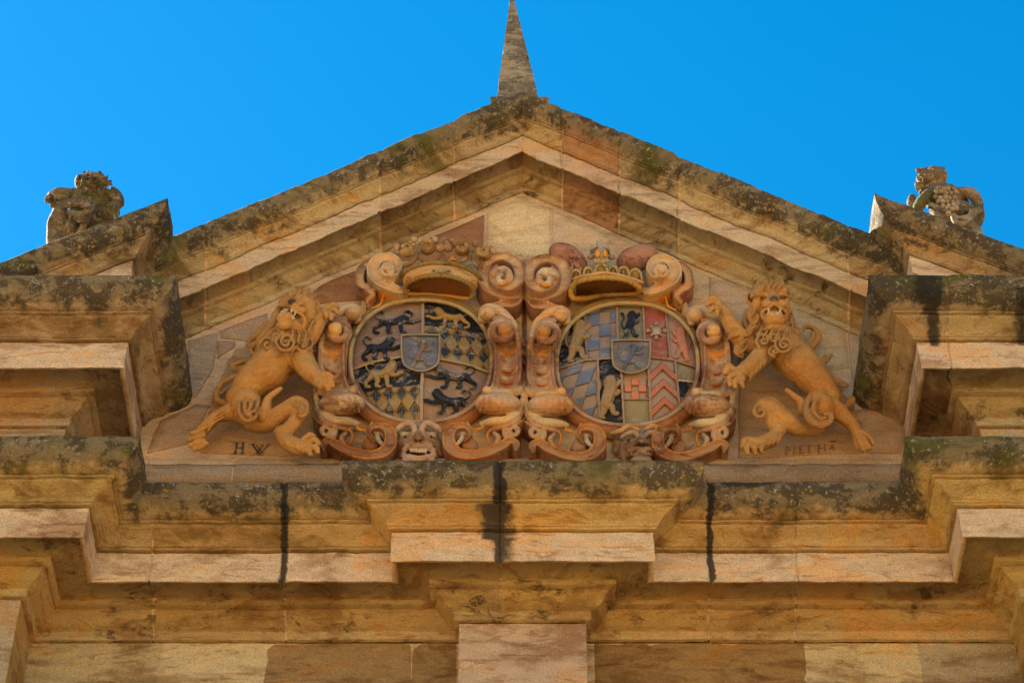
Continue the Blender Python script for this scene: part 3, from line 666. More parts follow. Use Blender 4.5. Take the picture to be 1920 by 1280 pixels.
def frame_half(b, f, big):
    """one side of the scrollwork (drawn for the side with x > 632)"""
    strap(b, f, [(1010, 500, .16, 45), (1066, 560, .18, 62), (1086, 640, .20, 72), (1092, 740, .22, 74), (1088, 830, .24, 74), (1060, 905, .26, 66)], h=.10, back=.16, lip=MAUVE, mid=CRM, edge=PLUM)
    for k, yy in enumerate((690, 752, 812)):
        wd = 30 if k == 0 else 46
        if k: tube(b, f, [(1086-wd, yy-26, .27+.01*k, 3), (1080-wd*.5, yy+8, .27+.01*k, 8), (1090, yy+16, .27+.01*k, 10), (1086+wd*.6, yy+4, .27+.01*k, 8), (1088+wd, yy-30, .27+.01*k, 3)], (.50, .24, .10), seg=8, sub=4)
        else: ball(b, f, 1060, 705, .26, 8, 18, col=(.45, .2, .08))
    # volute with knob on the band
    spiral(b, f, 1052, 560, .33, 62, 24, MAUVE, turns=1.25, a0=-110, sgn=1, rise=.04, r1=14, rin=.35)
    ball(b, f, 1055, 565, .30, 72, 70, 30, col=(.50, .34, .20)); ball(b, f, 1074, 548, .40, 36, 38, 34, col=(.72, .40, .12)); ball(b, f, 1066, 536, .415, 27, 24, 30, col=CRM)
    tube(b, f, [(960, 500, .24, 26), (975, 455, .28, 36), (1020, 450, .30, 34), (1080, 480, .30, 26), (1125, 540, .29, 20), (1150, 640, .28, 14)], CRM, sub=5)
    ball(b, f, 985, 466, .33, 42, 38, 34, col=CRM)
    # shell lobes below
    ball(b, f, 1040, 938, .34, 118, 60, 70, col=(.46, .27, .13)); ball(b, f, 1030, 915, .385, 98, 34, 40, col=(.58, .38, .20)); ball(b, f, 985, 868, .33, 26, 24, 24, col=CRM)
    tube(b, f, [(975, 880, .28, 14), (1060, 884, .33, 24), (1130, 880, .31, 22), (1170, 850, .26, 12)], CRM, sub=5)
    tube(b, f, [(955, 1038, .22, 12), (1010, 1030, .27, 24), (1085, 1022, .29, 24), (1140, 985, .28, 20), (1172, 900, .26, 14), (1176, 780, .2, 8)], (.62, .45, .24), sub=5)
    tube(b, f, [(1000, 1072, .20, 10), (1060, 1058, .25, 16), (1130, 1030, .26, 17), (1172, 960, .24, 14)], MAUVE, sub=5)
    for k in range(4): tube(b, f, [(945+26*k, 985-4*k, .36, 3), (960+30*k, 935-6*k, .415-.006*abs(k-1), 7), (985+36*k, 900-4*k, .41, 3)], (.36, .19, .08), seg=8, sub=4)
    for k in range(6):      # small leaves curling off the outer edge and along the foot
        y = 600+k*48; tube(b, f, [(1120, y, .22, 14), (1150, y+6, .24, 15), (1170, y+26, .22, 11), (1166, y+44, .19, 5)], (.42, .24, .12), seg=8, sub=4)
    for x, y, dx in ((1085, 1075, 24), (1120, 1050, 22), (1020, 1090, 20)): tube(b, f, [(x, y, .24, 10), (x+dx, y+22, .26, 15), (x+dx*.6, y+50, .27, 10), (x-6, y+56, .27, 4)], (.50, .30, .14), seg=8, sub=4)
    tube(b, f, [(1000, 600, .22, 6), (1016, 680, .25, 9), (1022, 760, .26, 9), (1014, 850, .26, 6)], (.38, .20, .09), seg=8, sub=4)
    tube(b, f, [(1040, 640, .225, 5), (1062, 665, .24, 8), (1100, 672, .24, 8), (1140, 640, .225, 5)], ORG, seg=8, sub=4)
    # lower scroll
    g = lambda l: [((a-560)*K, (c-420)*K, o, r) for a, c, o, r in l]
    strap(b, f, g([(872, 829, .34, 9), (882, 817, .36, 12), (877, 806, .38, 16), (862, 803, .38, 22), (848, 809, .37, 28), (841, 824, .35, 32), (845, 842, .33, 34), (861, 855, .32, 32), (885, 858, .32, 30), (912, 853, .32, 28), (938, 842, .33, 27), (956, 832, .34, 24), (968, 836, .35, 18), (966, 846, .34, 12)]), h=.05, back=.24, lip=ORG, mid=MAUVE, edge=PLUM)
    ball(b, f, *[(880-560)*K, (838-420)*K], .26, 44, 50, 44, col=(.34, .19, .09))
    tube(b, f, g([(868, 812, .34, 10), (866, 822, .35, 14), (858, 832, .34, 10)]), (.50, .42, .32))
    tube(b, f, g([(877, 790, .25, 4), (880, 800, .28, 8), (885, 810, .28, 9)]), CRM)
    strap(b, f, g([(984, 765, .16, 16), (978, 786, .20, 22), (960, 799, .23, 24), (949, 812, .24, 22), (953, 828, .26, 18)]), h=.035, back=.16, lip=(.56, .33, .14), mid=CRM, edge=PLUM)
    plate(b, f, [((a-560)*K, (c-420)*K) for a, c in ((880, 805), (915, 795), (950, 795), (950, 835), (915, 855), (880, 855), (860, 840))], .20, .18, CRM)
    tube(b, f, g([(919, 802, .21, 2), (914, 815, .22, 6), (917, 830, .22, 5), (926, 843, .22, 2)]), ORG, seg=8)
    tube(b, f, g([(888, 806, .21, 3), (900, 803, .21, 7), (911, 796, .21, 3)]), ORG, seg=8)
    if big:      # large volute beside the crown, next to the other cartouche
        strap(b, f, [(1160, 380, .26, 30), (1085, 385, .30, 34), (1000, 350, .32, 36), (962, 290, .34, 36), (985, 215, .35, 34), (1060, 185, .36, 34), (1135, 220, .37, 32), (1150, 300, .38, 30), (1095, 345, .39, 28), (1030, 320, .40, 26), (1010, 270, .41, 22), (1050, 232, .42, 20)], h=.05, back=.22, lip=MAUVE, mid=CRM, edge=PLUM)
        spiral(b, f, 1066, 278, .44, 46, 22, (.62, .44, .25), turns=1.1, a0=200, rise=.02, r1=16, rin=.4); ball(b, f, 1060, 275, .40, 40, 40, 26, col=(.50, .36, .22))
        tube(b, f, [(1040, 312, .47, 7), (1072, 310, .48, 11), (1098, 282, .47, 7)], ORG, seg=8)
        strap(b, f, [(1160, 395, .24, 12), (1120, 425, .26, 26), (1060, 430, .28, 24), (1005, 440, .26, 14)], h=.045, back=.14, lip=(.60, .36, .16), mid=MAUVE, edge=PLUM)
        for k in range(5):
            tube(b, f, [(1150+4*k, 215, .20, 14), (1105+14*k, 195-3*k, .24, 17), (1078+20*k, 175-4*k, .25, 7)], (.52, .36, .21), sub=4)
    else:        # smaller volute and the ear-shaped hook outside
        strap(b, f, [(700, 352, .24, 20), (745, 358, .27, 26), (805, 330, .29, 34), (862, 285, .31, 38), (872, 235, .33, 36), (840, 195, .34, 34), (785, 190, .35, 32), (750, 225, .36, 28), (765, 268, .37, 24), (805, 272, .38, 18)], h=.05, back=.22, lip=(.62, .45, .25), mid=CRM, edge=(.50, .36, .20))
        ball(b, f, 800, 236, .37, 34, 36, 20, col=(.60, .38, .20)); spiral(b, f, 800, 236, .40, 34, 12, CRM, turns=1, a0=0, rise=0, rin=.9)
        strap(b, f, [(850, 210, .16, 18), (905, 222, .19, 24), (940, 262, .20, 26), (942, 325, .20, 26), (905, 350, .21, 24), (880, 380, .22, 18), (905, 412, .22, 12)], h=.05, back=.14, lip=MAUVE, mid=CRM, edge=PLUM)
        tube(b, f, [(825, 375, .22, 5), (838, 420, .24, 7), (880, 440, .24, 5)], ORG, seg=8)

def cartouche(f, fm, name_label, cx, cy, left):
    t = thing('coat_of_arms', name_label, 'coat of arms', P(cx, cy, .0), 'coats of arms carved side by side in the gable')
    b = Buf()
    plate(b, f, [(300, 230), (400, 195), (520, 190), (740, 180), (990, 195), (1150, 230), (1168, 330), (1168, 520), (1170, 700), (1178, 900), (1150, 1060), (1075, 1120), (1120, 1180), (1060, 1300), (640, 1330), (210, 1300), (150, 1180), (190, 1120), (115, 1060), (92, 900), (98, 660), (190, 480), (320, 420), (318, 300)], .10, .10, CRM, edge=PLUM)
    b.build('back_plate', M_CART, t, rough=.004)
    for fr_, bg_ in ((f, True), (fm, False)):
        b = Buf(); frame_half(b, fr_, bg_); clay('scrollwork', b, M_CART, t, voxel=.0068, smooth=1, rough=.004)
    # rim around the shield
    b = Buf(); ff = Frame(0, 0, 1.0)
    for o, dr, r, ctop, cbot in ((.17, 5, 7.0, OLV, PLUM), (.235, 1.5, 4.0, (.40, .30, .13), (.42, .28, .17))):
        n = 72; ptsA = []
        for k in range(n+1):
            a = 2*math.pi*k/n; ca, sa = math.cos(a), math.sin(a)
            ptsA.append((cx+(SRX+dr)*math.copysign(abs(ca)**.89, ca), cy+(SRY+dr)*math.copysign(abs(sa)**.89, sa), o, r))
        tube(b, ff, ptsA[36:], ctop, seg=10, sub=1); tube(b, ff, ptsA[:37], cbot, seg=10, sub=1)
    n = 30; lowp = [(cx+(SRX+10)*math.cos(a), cy+6+(SRY+10)*math.sin(a), .16, 17) for a in [math.radians(20+140*k/n) for k in range(n+1)]]
    tube(b, ff, lowp, RDB, seg=12, sub=1, flat=.8)
    b.build('shield_rim', M_CART, t, rough=.002)
    return t
FL = Frame(560, 420, K); FLm = Frame(560, 420, K, mx=1264)
FR = Frame(560, 420, K, mirror=1966, dv=3); FRm = Frame(560, 420, K, mirror=1966, mx=1264, dv=3)
tl = cartouche(FL, FLm, 'left carved coat of arms with black lions, gold and black lozenges and a leafy coronet', CXL, CYL, True)
tr = cartouche(FR, FRm, 'right carved coat of arms with red chevrons, blue checks and a red cap crown', CXR, CYR, False)
sh = make_shield(tl, CXL, CYL, paint_left); c_ = (CXL, CYL)
for bx, fl, cl in (((385, 440, 640, 572), False, BLK), ((330, 572, 535, 712), False, BLK), ((662, 728, 930, 858), True, BLK), ((650, 850, 905, 992), True, BLK)): charge(sh, c_, L2, bx, PASS, cl, fl)
charge(sh, c_, L2, (664, 425, 895, 545), PASS, (.32, .18, .04), True, label='gold passant lion on black'); charge(sh, c_, L2, (345, 700, 545, 855), PASS, (.29, .18, .055), False, label='gold passant lion on black')
escutcheon(sh, c_, 530, 572, 742, 772, L2, (.125, .13, .142), (.19, .115, .06))
sh = make_shield(tr, CXR, CYR, paint_right); c_ = (CXR, CYR)
charge(sh, c_, R2, (262, 490, 425, 720), RAMP, (.29, .18, .065), False, label='gold rampant lion on black')
charge(sh, c_, R2, (560, 445, 678, 600), RAMP, BLK, False); charge(sh, c_, R2, (826, 530, 940, 715), RAMP, (.46, .17, .09), True, label='red rampant lion')
charge(sh, c_, R2, (430, 785, 580, 1015), RAMP, (.28, .18, .075), False, label='gold rampant lion on black')
escutcheon(sh, c_, 516, 600, 728, 782, R2, (.165, .14, .12), (.09, .105, .14))
b = Buf(); so_ = lambda x, y: shield_out(CXR, CYR, *R2(x, y))
fR = Frame(960, 420, K)
for a in range(0, 360, 90):
    x, y = 753+44*math.cos(math.radians(a)), 557+36*math.sin(math.radians(a)); tube(b, fR, [(753, 557, so_(753, 557)+.02, 12), (x, y, so_(x, y)+.02, 9)], (.30, .10, .06), seg=8); ball(b, fR, x, y, so_(x, y)+.025, 13, col=(.34, .2, .14))
    x, y = 753+34*math.cos(math.radians(a+45)), 557+30*math.sin(math.radians(a+45)); ball(b, fR, x, y, so_(x, y)+.025, 9, col=(.34, .2, .14))
V = [fR.p(753+a*(24 if k < 2 else 17), 557+c*(24 if k < 2 else 17), so_(753, 557)+(0, .035, .055, .05)[k]) for k in range(4) for a, c in ((-1, -1), (1, -1), (1, 1), (-1, 1))]
b.add(V, [(k*4+i, k*4+(i+1) % 4, k*4+4+(i+1) % 4, k*4+4+i) for k in range(3) for i in range(4)]+[(12, 13, 14, 15)], (.36, .29, .22)); b.build('gem_cross', M_PAINT, sh, smooth=30)

# ---- coronet of the left arms
f = Frame(690, 430, 6.4); b = Buf()
up = [(400, 560, .34, 26), (470, 490, .42, 27), (600, 430, .49, 28), (760, 402, .53, 28), (900, 405, .54, 28), (1060, 425, .53, 28), (1200, 475, .48, 28), (1310, 540, .42, 27), (1365, 620, .34, 24)]
lo = [(450, 760, .30, 28), (450, 680, .36, 28), (520, 620, .44, 29), (660, 568, .50, 30), (850, 556, .53, 30), (1000, 572, .52, 30), (1140, 620, .47, 30), (1240, 680, .40, 30), (1265, 760, .32, 30), (1225, 830, .28, 28)]
tube(b, f, up, OLV, sub=12, wave=.16, wn=1.5); tube(b, f, lo, OLV, sub=12, wave=.18, wn=1.5)
loft(b, f, [(x, y, o-.02) for x, y, o, r in up], [(x, y, o-.02) for x, y, o, r in lo[:-1]], (.54, .32, .11), sub=8, bulge=.025)
for x, y, w_, rt in ((640, 512, 52, 14), (1120, 528, 56, -16), (470, 590, 40, 40), (1270, 630, 40, -45)): ball(b, f, x, y, .53-abs(x-880)*.00022, w_, 24, 20, col=ORG, rot=rt); ball(b, f, x, y-8, .54-abs(x-880)*.00022, w_*.7, 14, 14, col=OLV, rot=rt)
ball(b, f, 885, 490, .57, 58, 44, 34, col=(.40, .30, .17)); ball(b, f, 788, 494, .56, 20, 18, col=OLV); ball(b, f, 970, 500, .56, 22, 16, col=OLV)
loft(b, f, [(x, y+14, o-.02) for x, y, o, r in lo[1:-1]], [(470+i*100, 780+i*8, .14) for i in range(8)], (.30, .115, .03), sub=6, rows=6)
tube(b, f, [(440, 770, .26, 22), (600, 775, .20, 20), (850, 785, .18, 20), (1080, 815, .20, 22), (1225, 835, .26, 24)], (.62, .34, .08), sub=5)
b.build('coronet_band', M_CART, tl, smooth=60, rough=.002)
b = Buf()
for x, y, R, s_ in ((470, 215, 56, 1), (715, 180, 64, 1), (1135, 195, 64, -1), (1385, 255, 60, -1)):
    o = .40
    spiral(b, f, x, y+10, o+.06, R, 30, (.46, .29, .09), turns=1.3, a0=200, sgn=s_, rise=-.03, r1=22, rin=.45); ball(b, f, x, y+62, o+.02, 94, 66, 60, col=(.38, .24, .07)); ball(b, f, x, y+4, o+.02, 30, 34, 20, col=(.20, .15, .04))
for pts in ([(600, 330, .34, 22), (670, 372, .38, 30), (790, 372, .39, 30), (880, 310, .36, 18)], [(920, 320, .36, 18), (990, 378, .39, 30), (1130, 378, .38, 30), (1230, 300, .34, 20)],
            [(580, 200, .28, 16), (590, 310, .33, 22), (520, 400, .35, 26), (400, 450, .33, 24)], [(1260, 260, .28, 18), (1265, 370, .33, 26), (1330, 460, .35, 30), (1420, 500, .33, 24)], [(300, 270, .3, 26), (330, 350, .34, 40), (380, 410, .32, 20)], [(1480, 240, .34, 44), (1500, 330, .34, 50), (1450, 420, .32, 30)]):
    tube(b, f, pts, (.50, .31, .12), sub=5)
for x, y, r in ((555, 125, 44), (1290, 170, 44), (350, 215, 48), (870, 225, 62), (915, 170, 70), (960, 220, 60), (800, 130, 48), (1060, 175, 56), (1010, 140, 40), (1500, 260, 46), (1445, 235, 30)): ball(b, f, x, y, .42, r, r, r*.8, col=(.50, .35, .20))
tube(b, f, [(1060, 300, .42, 12), (1000, 352, .43, 18), (1040, 362, .43, 14)], ORG, seg=8)
b.build('coronet_leaves', M_CART, tl, smooth=60, rough=.002)
# ---- crown of the right arms
f = Frame(980, 430, 6.4); b = Buf()
rim = [(575, 720, .34, 36), (640, 640, .42, 34), (760, 602, .48, 34), (950, 578, .52, 34), (1150, 592, .50, 34), (1310, 636, .44, 34), (1405, 712, .36, 36), (1370, 770, .28, 30), (1180, 778, .22, 24), (950, 790, .20, 26), (760, 828, .22, 34), (610, 828, .28, 36), (572, 740, .33, 36)]
tube(b, f, rim, (.42, .25, .05), sub=9, wave=.14, wn=1.6)
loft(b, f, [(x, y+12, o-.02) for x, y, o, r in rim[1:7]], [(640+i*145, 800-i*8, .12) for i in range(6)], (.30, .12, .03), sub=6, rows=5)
tube(b, f, [(520, 640, .30, 26), (680, 575, .38, 26), (820, 548, .44, 26), (950, 528, .47, 28), (1090, 540, .45, 26), (1240, 575, .40, 26), (1430, 640, .30, 26)], (.60, .33, .12), sub=6)
for x, y, r in ((520, 590, 66), (640, 535, 60), (790, 505, 58), (942, 478, 78), (1085, 490, 58), (1210, 500, 62), (1350, 540, 80), (500, 680, 40)):
    o = .42-abs(x-945)*.00030
    tube(b, f, [(x-r, y+r*.8, o, 16), (x-r*.75, y-r*.3, o+.02, 18), (x, y-r*.75, o+.03, 20), (x+r*.75, y-r*.3, o+.02, 18), (x+r, y+r*.8, o, 16)], (.46, .33, .12), sub=4, seg=8); ball(b, f, x, y+r*.2, o-.02, r*.8, r*.8, r*.5, col=(.40, .25, .06)); tube(b, f, [(x, y-r*.4, o+.015, 6), (x, y+r*.6, o+.03, 10)], GLD, seg=8)
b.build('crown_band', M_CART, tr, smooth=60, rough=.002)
b = Buf(); CAP = (.36, .175, .11)
rn = random.Random(3)
for cx_, cy_, rt in ((545, 330, -34), (1375, 330, 17)):
    b = Buf(); ball(b, f, cx_, cy_+18, .28, 262, 163, 120, col=CAP, rot=rt, seg=36)
    ca, sa = math.cos(math.radians(-rt)), math.sin(math.radians(-rt))
    for dx, dy, R, s_, a0 in ((-150, -40, 52, 1, 40), (-60, -78, 44, -1, 160), (20, -30, 56, 1, 220), (110, -60, 44, -1, 20), (165, 20, 38, 1, 100), (-90, 40, 48, -1, 300), (50, 50, 50, 1, 10), (-190, 30, 30, 1, 200)):
        x = cx_+dx*ca-dy*sa; y = cy_+dx*sa+dy*ca; q = max(0, 1-(dx/262)**2-(dy/165)**2)
        pts = []
        for i in range(13):
            t = i/12; a = math.radians(a0)+s_*5.2*t; rr = R*(1.15-t*.9); xx = x+rr*math.cos(a); yy = y+rr*math.sin(a)
            ex = (xx-cx_)*ca+(yy-cy_)*sa; ey = -(xx-cx_)*sa+(yy-cy_)*ca; q = max(0.0, 1-(ex/262)**2-(ey/165)**2)
            o = .28+.120/6.4*5*math.sqrt(q)*.70+.010
            pts.append((xx, yy, o, 8))
        tube(b, f, pts, (.25, .11, .07), seg=8, sub=2)
    for k in range(22 if cx_ < 900 else 0):
        x, y = 480+rn.uniform(-60, 230), 440+rn.uniform(-50, 60); ball(b, f, x, y, .34, rn.uniform(18, 30), col=(.46, .20, .13), seg=10)
    b.build('cap_lobe', M_CART, tr, smooth=60, rough=.002)
b = Buf(); CC = (.42, .30, .19)
ball(b, f, 940, 300, .38, 84, 86, 60, col=CC); ball(b, f, 902, 305, .44, 31, 46, 34, col=(.75, .32, .02)); ball(b, f, 986, 298, .44, 31, 46, 34, col=(.75, .32, .02)); tube(b, f, [(945, 230, .45, 12), (945, 350, .45, 14)], CC)
ball(b, f, 940, 385, .39, 92, 46, 50, col=(.50, .38, .22)); ball(b, f, 815, 330, .33, 50, 40, col=(.36, .22, .15)); ball(b, f, 1070, 335, .33, 46, 40, col=(.36, .22, .15))
def arm(pts, th=.07):
    q = [f.p(x, y, .36) for x, y in pts]; m = len(q); V = [Vector((p.x, p.y+th, p.z)) for p in q]+q
    b.add(V, [(i, (i+1) % m, m+(i+1) % m, m+i) for i in range(m)]+[tuple(m+i for i in range(m))], CC)
arm([(905, 240), (905, 205), (812, 240), (808, 190), (905, 192), (898, 175), (882, 140), (900, 128), (925, 138), (945, 128), (965, 138), (960, 170), (955, 192), (1048, 190), (1046, 245), (960, 208), (955, 240)])
b.build('orb_and_cross', M_CART, tr, smooth=45, rough=.002)

# ---- grotesque masks under the shields
def mask(parent, f, grin, skin):
    b = Buf(); dk = (.06, .035, .02)
    ball(b, f, 0, 38, .17, 48, 46, 24, col=skin); ball(b, f, 0, -2, .17, 40, 22, 20, col=skin)
    for s in (-1, 1):
        ball(b, f, s*26, 22, .24, 20, 18, 16, col=skin); ball(b, f, s*30, 34, .22, 20, 24, 16, col=skin)       # cheeks
        ball(b, f, s*30, 1, .29, 8.5, 7.5, 7, col=(.55, .42, .28)); ball(b, f, s*27.5, 3.5, .332, 2.2, 2.4, 2, col=dk)                    # eyes
        if grin:   # leaf-like brows
            tube(b, f, [(s*10, 0, .35, 4.5), (s*8, -14, .37, 6), (s*18, -23, .38, 6.5), (s*34, -18, .37, 6), (s*48, -6, .34, 5), (s*58, 6, .28, 4)], (.50, .32, .18), sub=5)
            ball(b, f, s*22, -8, .26, 12, 9, 8, col=(.36, .24, .09))
        else:
            tube(b, f, [(s*8, -3, .36, 4.5), (s*16, -11, .38, 5.5), (s*30, -8, .37, 5.5), (s*42, 0, .33, 4)], (.42, .28, .17), sub=5)
            tube(b, f, [(s*8, -16, .32, 5), (s*24, -24, .35, 5.5), (s*44, -14, .33, 5.5), (s*62, -8, .27, 4)], (.58, .32, .12), sub=5)
        tube(b, f, [(s*7, 8, .36, 4), (s*22, 17, .33, 5), (s*38, 27, .27, 5), (s*46, 42, .22, 5)], skin, sub=5)     # fold from nose to jaw
        ball(b, f, s*6.5, 10, .375, 5, 4.5, 5, col=skin)
        ball(b, f, s*4.5, 13, .39, 2.6, 1.8, 1.6, col=dk)
        ball(b, f, s*48, 18, .17, 12, 22, 8, col=(.46, .28, .15))
    tube(b, f, [(0, -16, .26, 7), (0, -4, .33, 7), (0, 5, .39, 9)], skin, sub=5); ball(b, f, 0, 6, .40, 9, 8, 9, col=skin)
    ball(b, f, 0, -12, .25, 14, 12, 12, col=skin)
    if grin:
        n = 18; rg = [(1+31*math.cos(a), 40+24*math.sin(a), .30+.05*abs(math.sin(a)), 5.5) for a in [2*math.pi*k/n for k in range(n+1)]]
        tube(b, f, rg, (.48, .30, .18), sub=4, wave=.22, wn=1.3); ball(b, f, 0, 40, .24, 26, 18, 10, col=(.20, .10, .05))
        tube(b, f, [(-22, 30, .32, 5), (-10, 24, .35, 6), (8, 24, .35, 6), (24, 32, .32, 5)], skin, sub=4)
        for k in range(6): ball(b, f, -15+6*k, 33.5+.3*k, .335, 3.3, 4.4, 2.5, col=(.62, .48, .33), seg=10)
        tube(b, f, [(-20, 46, .31, 6), (0, 52, .34, 8), (22, 46, .31, 6)], (.55, .36, .23), sub=4)
    else:
        tube(b, f, [(-26, 28, .30, 4), (-12, 23, .35, 5), (0, 25, .365, 5), (14, 23, .35, 5), (28, 30, .30, 4)], (.48, .31, .18), sub=4)
        tube(b, f, [(-22, 35, .30, 3.5), (0, 33, .36, 5), (24, 35, .30, 4)], (.55, .38, .24), sub=4); ball(b, f, 0, 29.5, .345, 18, 2.6, 3, col=dk)
        tube(b, f, [(-34, 20, .27, 5), (-40, 34, .26, 6), (-34, 50, .25, 5)], (.42, .26, .15)); tube(b, f, [(34, 20, .27, 5), (40, 34, .26, 6), (34, 50, .25, 5)], (.42, .26, .15))
        ball(b, f, 0, 48, .3, 22, 12, 14, col=skin)
    clay('mask', b, M_CART, parent, voxel=.0065, smooth=1, rough=.0015)
mask(tl, Frame(784, 814, 1.1), True, (.38, .225, .11)); mask(tr, Frame(1203, 820, 1.1), False, (.36, .235, .125))
# ------------------------------------------------------------------ the two supporting lions
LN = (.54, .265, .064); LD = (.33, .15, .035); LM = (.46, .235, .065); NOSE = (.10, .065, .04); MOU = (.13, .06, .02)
def curl(b, f, x, y, o, R, r, col, a0=0, sgn=1, turns=1.5):
    spiral(b, f, x, y, o+.025, R, r*.72, col, turns=turns*.85, a0=a0, sgn=sgn, rise=.035, rin=.2, r1=r*.6, seg=8)
    ball(b, f, x, y, o-.045, R*.85, R*.85, R*.6, col=col)
    ball(b, f, x, y, o+.03, R*.26, col=col, seg=10)
def toes(b, f, L, col, claw=True):
    for pts in L:
        tube(b, f, pts, col, seg=10, sub=5); x, y, o, r = pts[-1]; ball(b, f, x, y, o, r*1.12, col=col, seg=12)

def locks(b, f, L, r, col):
    for x, y, o, a in L:
        ca, sa = math.cos(math.radians(a)), math.sin(math.radians(a))
        tube(b, f, [(x+r*(px*ca-py*sa), y+r*(px*sa+py*ca), o+po, r*pr) for px, py, po, pr in ((-3, -.4, -.02, .45), (-1.2, -1.0, .01, .62), (.6, -.1, .02, .66), (2.0, 1.0, .01, .55), (3.2, .6, -.01, .42), (3.3, -.3, .0, .3))], col, seg=8, sub=4)
BASE = 'lions carved as supporters of the coats of arms'
f = Frame(330, 520, 3.556); b = Buf()
tl_ = thing('lion_relief', 'left ochre carved stone lion with head thrown back and jaws open, above the letter H', 'lion carving', P(480, 850, 0), BASE)
# trunk
tube(b, f, [(400, 800, .20, 72), (455, 750, .25, 98), (540, 670, .30, 120), (640, 590, .35, 136), (730, 510, .38, 128)], LN, seg=20, sub=8)
ball(b, f, 740, 530, .40, 128, 120, 110, col=LN); ball(b, f, 640, 620, .36, 150, 118, 110, col=LN, rot=48)
tube(b, f, [(740, 500, .36, 118), (745, 410, .42, 96), (780, 320, .46, 84), (840, 250, .48, 76)], LM, seg=16)
# head, seen from below with open jaws turned up to the left
ball(b, f, 860, 205, .52, 80, 88, 80, col=LN); ball(b, f, 885, 260, .52, 54, 58, 50, col=LN); ball(b, f, 850, 150, .50, 62, 48, 50, col=LN)
tube(b, f, [(850, 205, .54, 58), (805, 190, .60, 46), (775, 178, .64, 36)], LN, seg=14); ball(b, f, 800, 196, .655, 32, 26, 24, col=LN, rot=-35); ball(b, f, 838, 222, .63, 30, 28, 24, col=LN)
ball(b, f, 768, 160, .685, 25, 18, 20, col=NOSE, rot=10)
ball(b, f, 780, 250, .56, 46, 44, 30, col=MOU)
tube(b, f, [(770, 205, .66, 9), (812, 232, .655, 10), (850, 262, .63, 11), (860, 300, .60, 14), (850, 330, .57, 14)], LN, seg=8, sub=5)
tube(b, f, [(858, 330, .48, 46), (820, 340, .52, 46), (770, 318, .57, 48), (728, 290, .62, 46)], LN, seg=14); ball(b, f, 700, 276, .65, 34, 40, 30, col=LN); ball(b, f, 748, 268, .655, 30, 38, 28, col=LN); ball(b, f, 722, 318, .64, 46, 34, 34, col=LN)
for x, y, r in ((708, 232, 9), (768, 252, 9), (700, 240, 7), (785, 262, 8)): tube(b, f, [(x, y+14, .66, r), (x-1, y, .665, r*.8), (x-2, y-14, .665, r*.3)], (.62, .46, .25), seg=8)
for x, y, r in ((772, 215, 9), (792, 238, 8)): tube(b, f, [(x, y, .65, r), (x-2, y+14, .65, r*.7), (x-4, y+24, .645, r*.2)], (.62, .46, .25), seg=8)
ball(b, f, 838, 188, .62, 13, 10, 12, col=LD); ball(b, f, 833, 189, .645, 5, 5, 5, col=NOSE)
tube(b, f, [(812, 165, .62, 10), (838, 168, .64, 13), (868, 190, .60, 10)], LN, seg=8); tube(b, f, [(815, 140, .58, 15), (850, 135, .60, 19), (895, 165, .57, 16)], LN, seg=10)
tube(b, f, [(915, 165, .50, 12), (945, 172, .50, 13), (950, 205, .50, 13), (925, 228, .50, 12), (905, 205, .51, 10), (915, 165, .50, 12)], LN, seg=8); ball(b, f, 925, 198, .47, 22, 28, 14, col=LD)
for k, (x, y) in enumerate(((905, 120), (870, 98), (838, 92), (800, 98), (765, 110), (735, 128), (712, 155), (700, 185))):
    tube(b, f, [(x+(840-x)*.35, y+(190-y)*.45, .50, 22), (x, y, .52, 20), (x-16, y-6+k*2, .51, 14), (x-26, y+12, .50, 7)], LM, seg=8, sub=5)
# mane
for pts in ([(690, 210, .44, 24), (655, 270, .42, 26), (630, 330, .40, 28), (590, 380, .36, 28), (560, 430, .32, 26), (560, 500, .28, 18)], [(700, 330, .46, 26), (650, 370, .43, 30), (610, 400, .40, 28)],
            [(640, 300, .34, 22), (590, 330, .30, 24), (545, 385, .26, 26), (500, 410, .22, 22), (480, 440, .2, 14)], [(560, 420, .26, 24), (520, 455, .22, 24), (480, 450, .2, 18)], [(550, 480, .24, 22), (530, 520, .2, 20), (490, 480, .18, 14)],
            [(880, 300, .50, 26), (900, 350, .46, 26), (870, 390, .46, 24)], [(830, 360, .52, 24), (860, 400, .50, 24), (900, 420, .46, 20)], [(760, 350, .56, 22), (745, 380, .55, 24), (700, 395, .53, 20)]):
    tube(b, f, pts, LM, seg=10, sub=6)
curl(b, f, 612, 445, 0.51, 52, 15, LM, 180, 1); curl(b, f, 735, 428, 0.58, 70, 17, LM, 200, -1, 1.9); curl(b, f, 845, 448, 0.54, 52, 15, LM, 20, 1); curl(b, f, 672, 400, 0.56, 34, 12, LM, 90, 1)
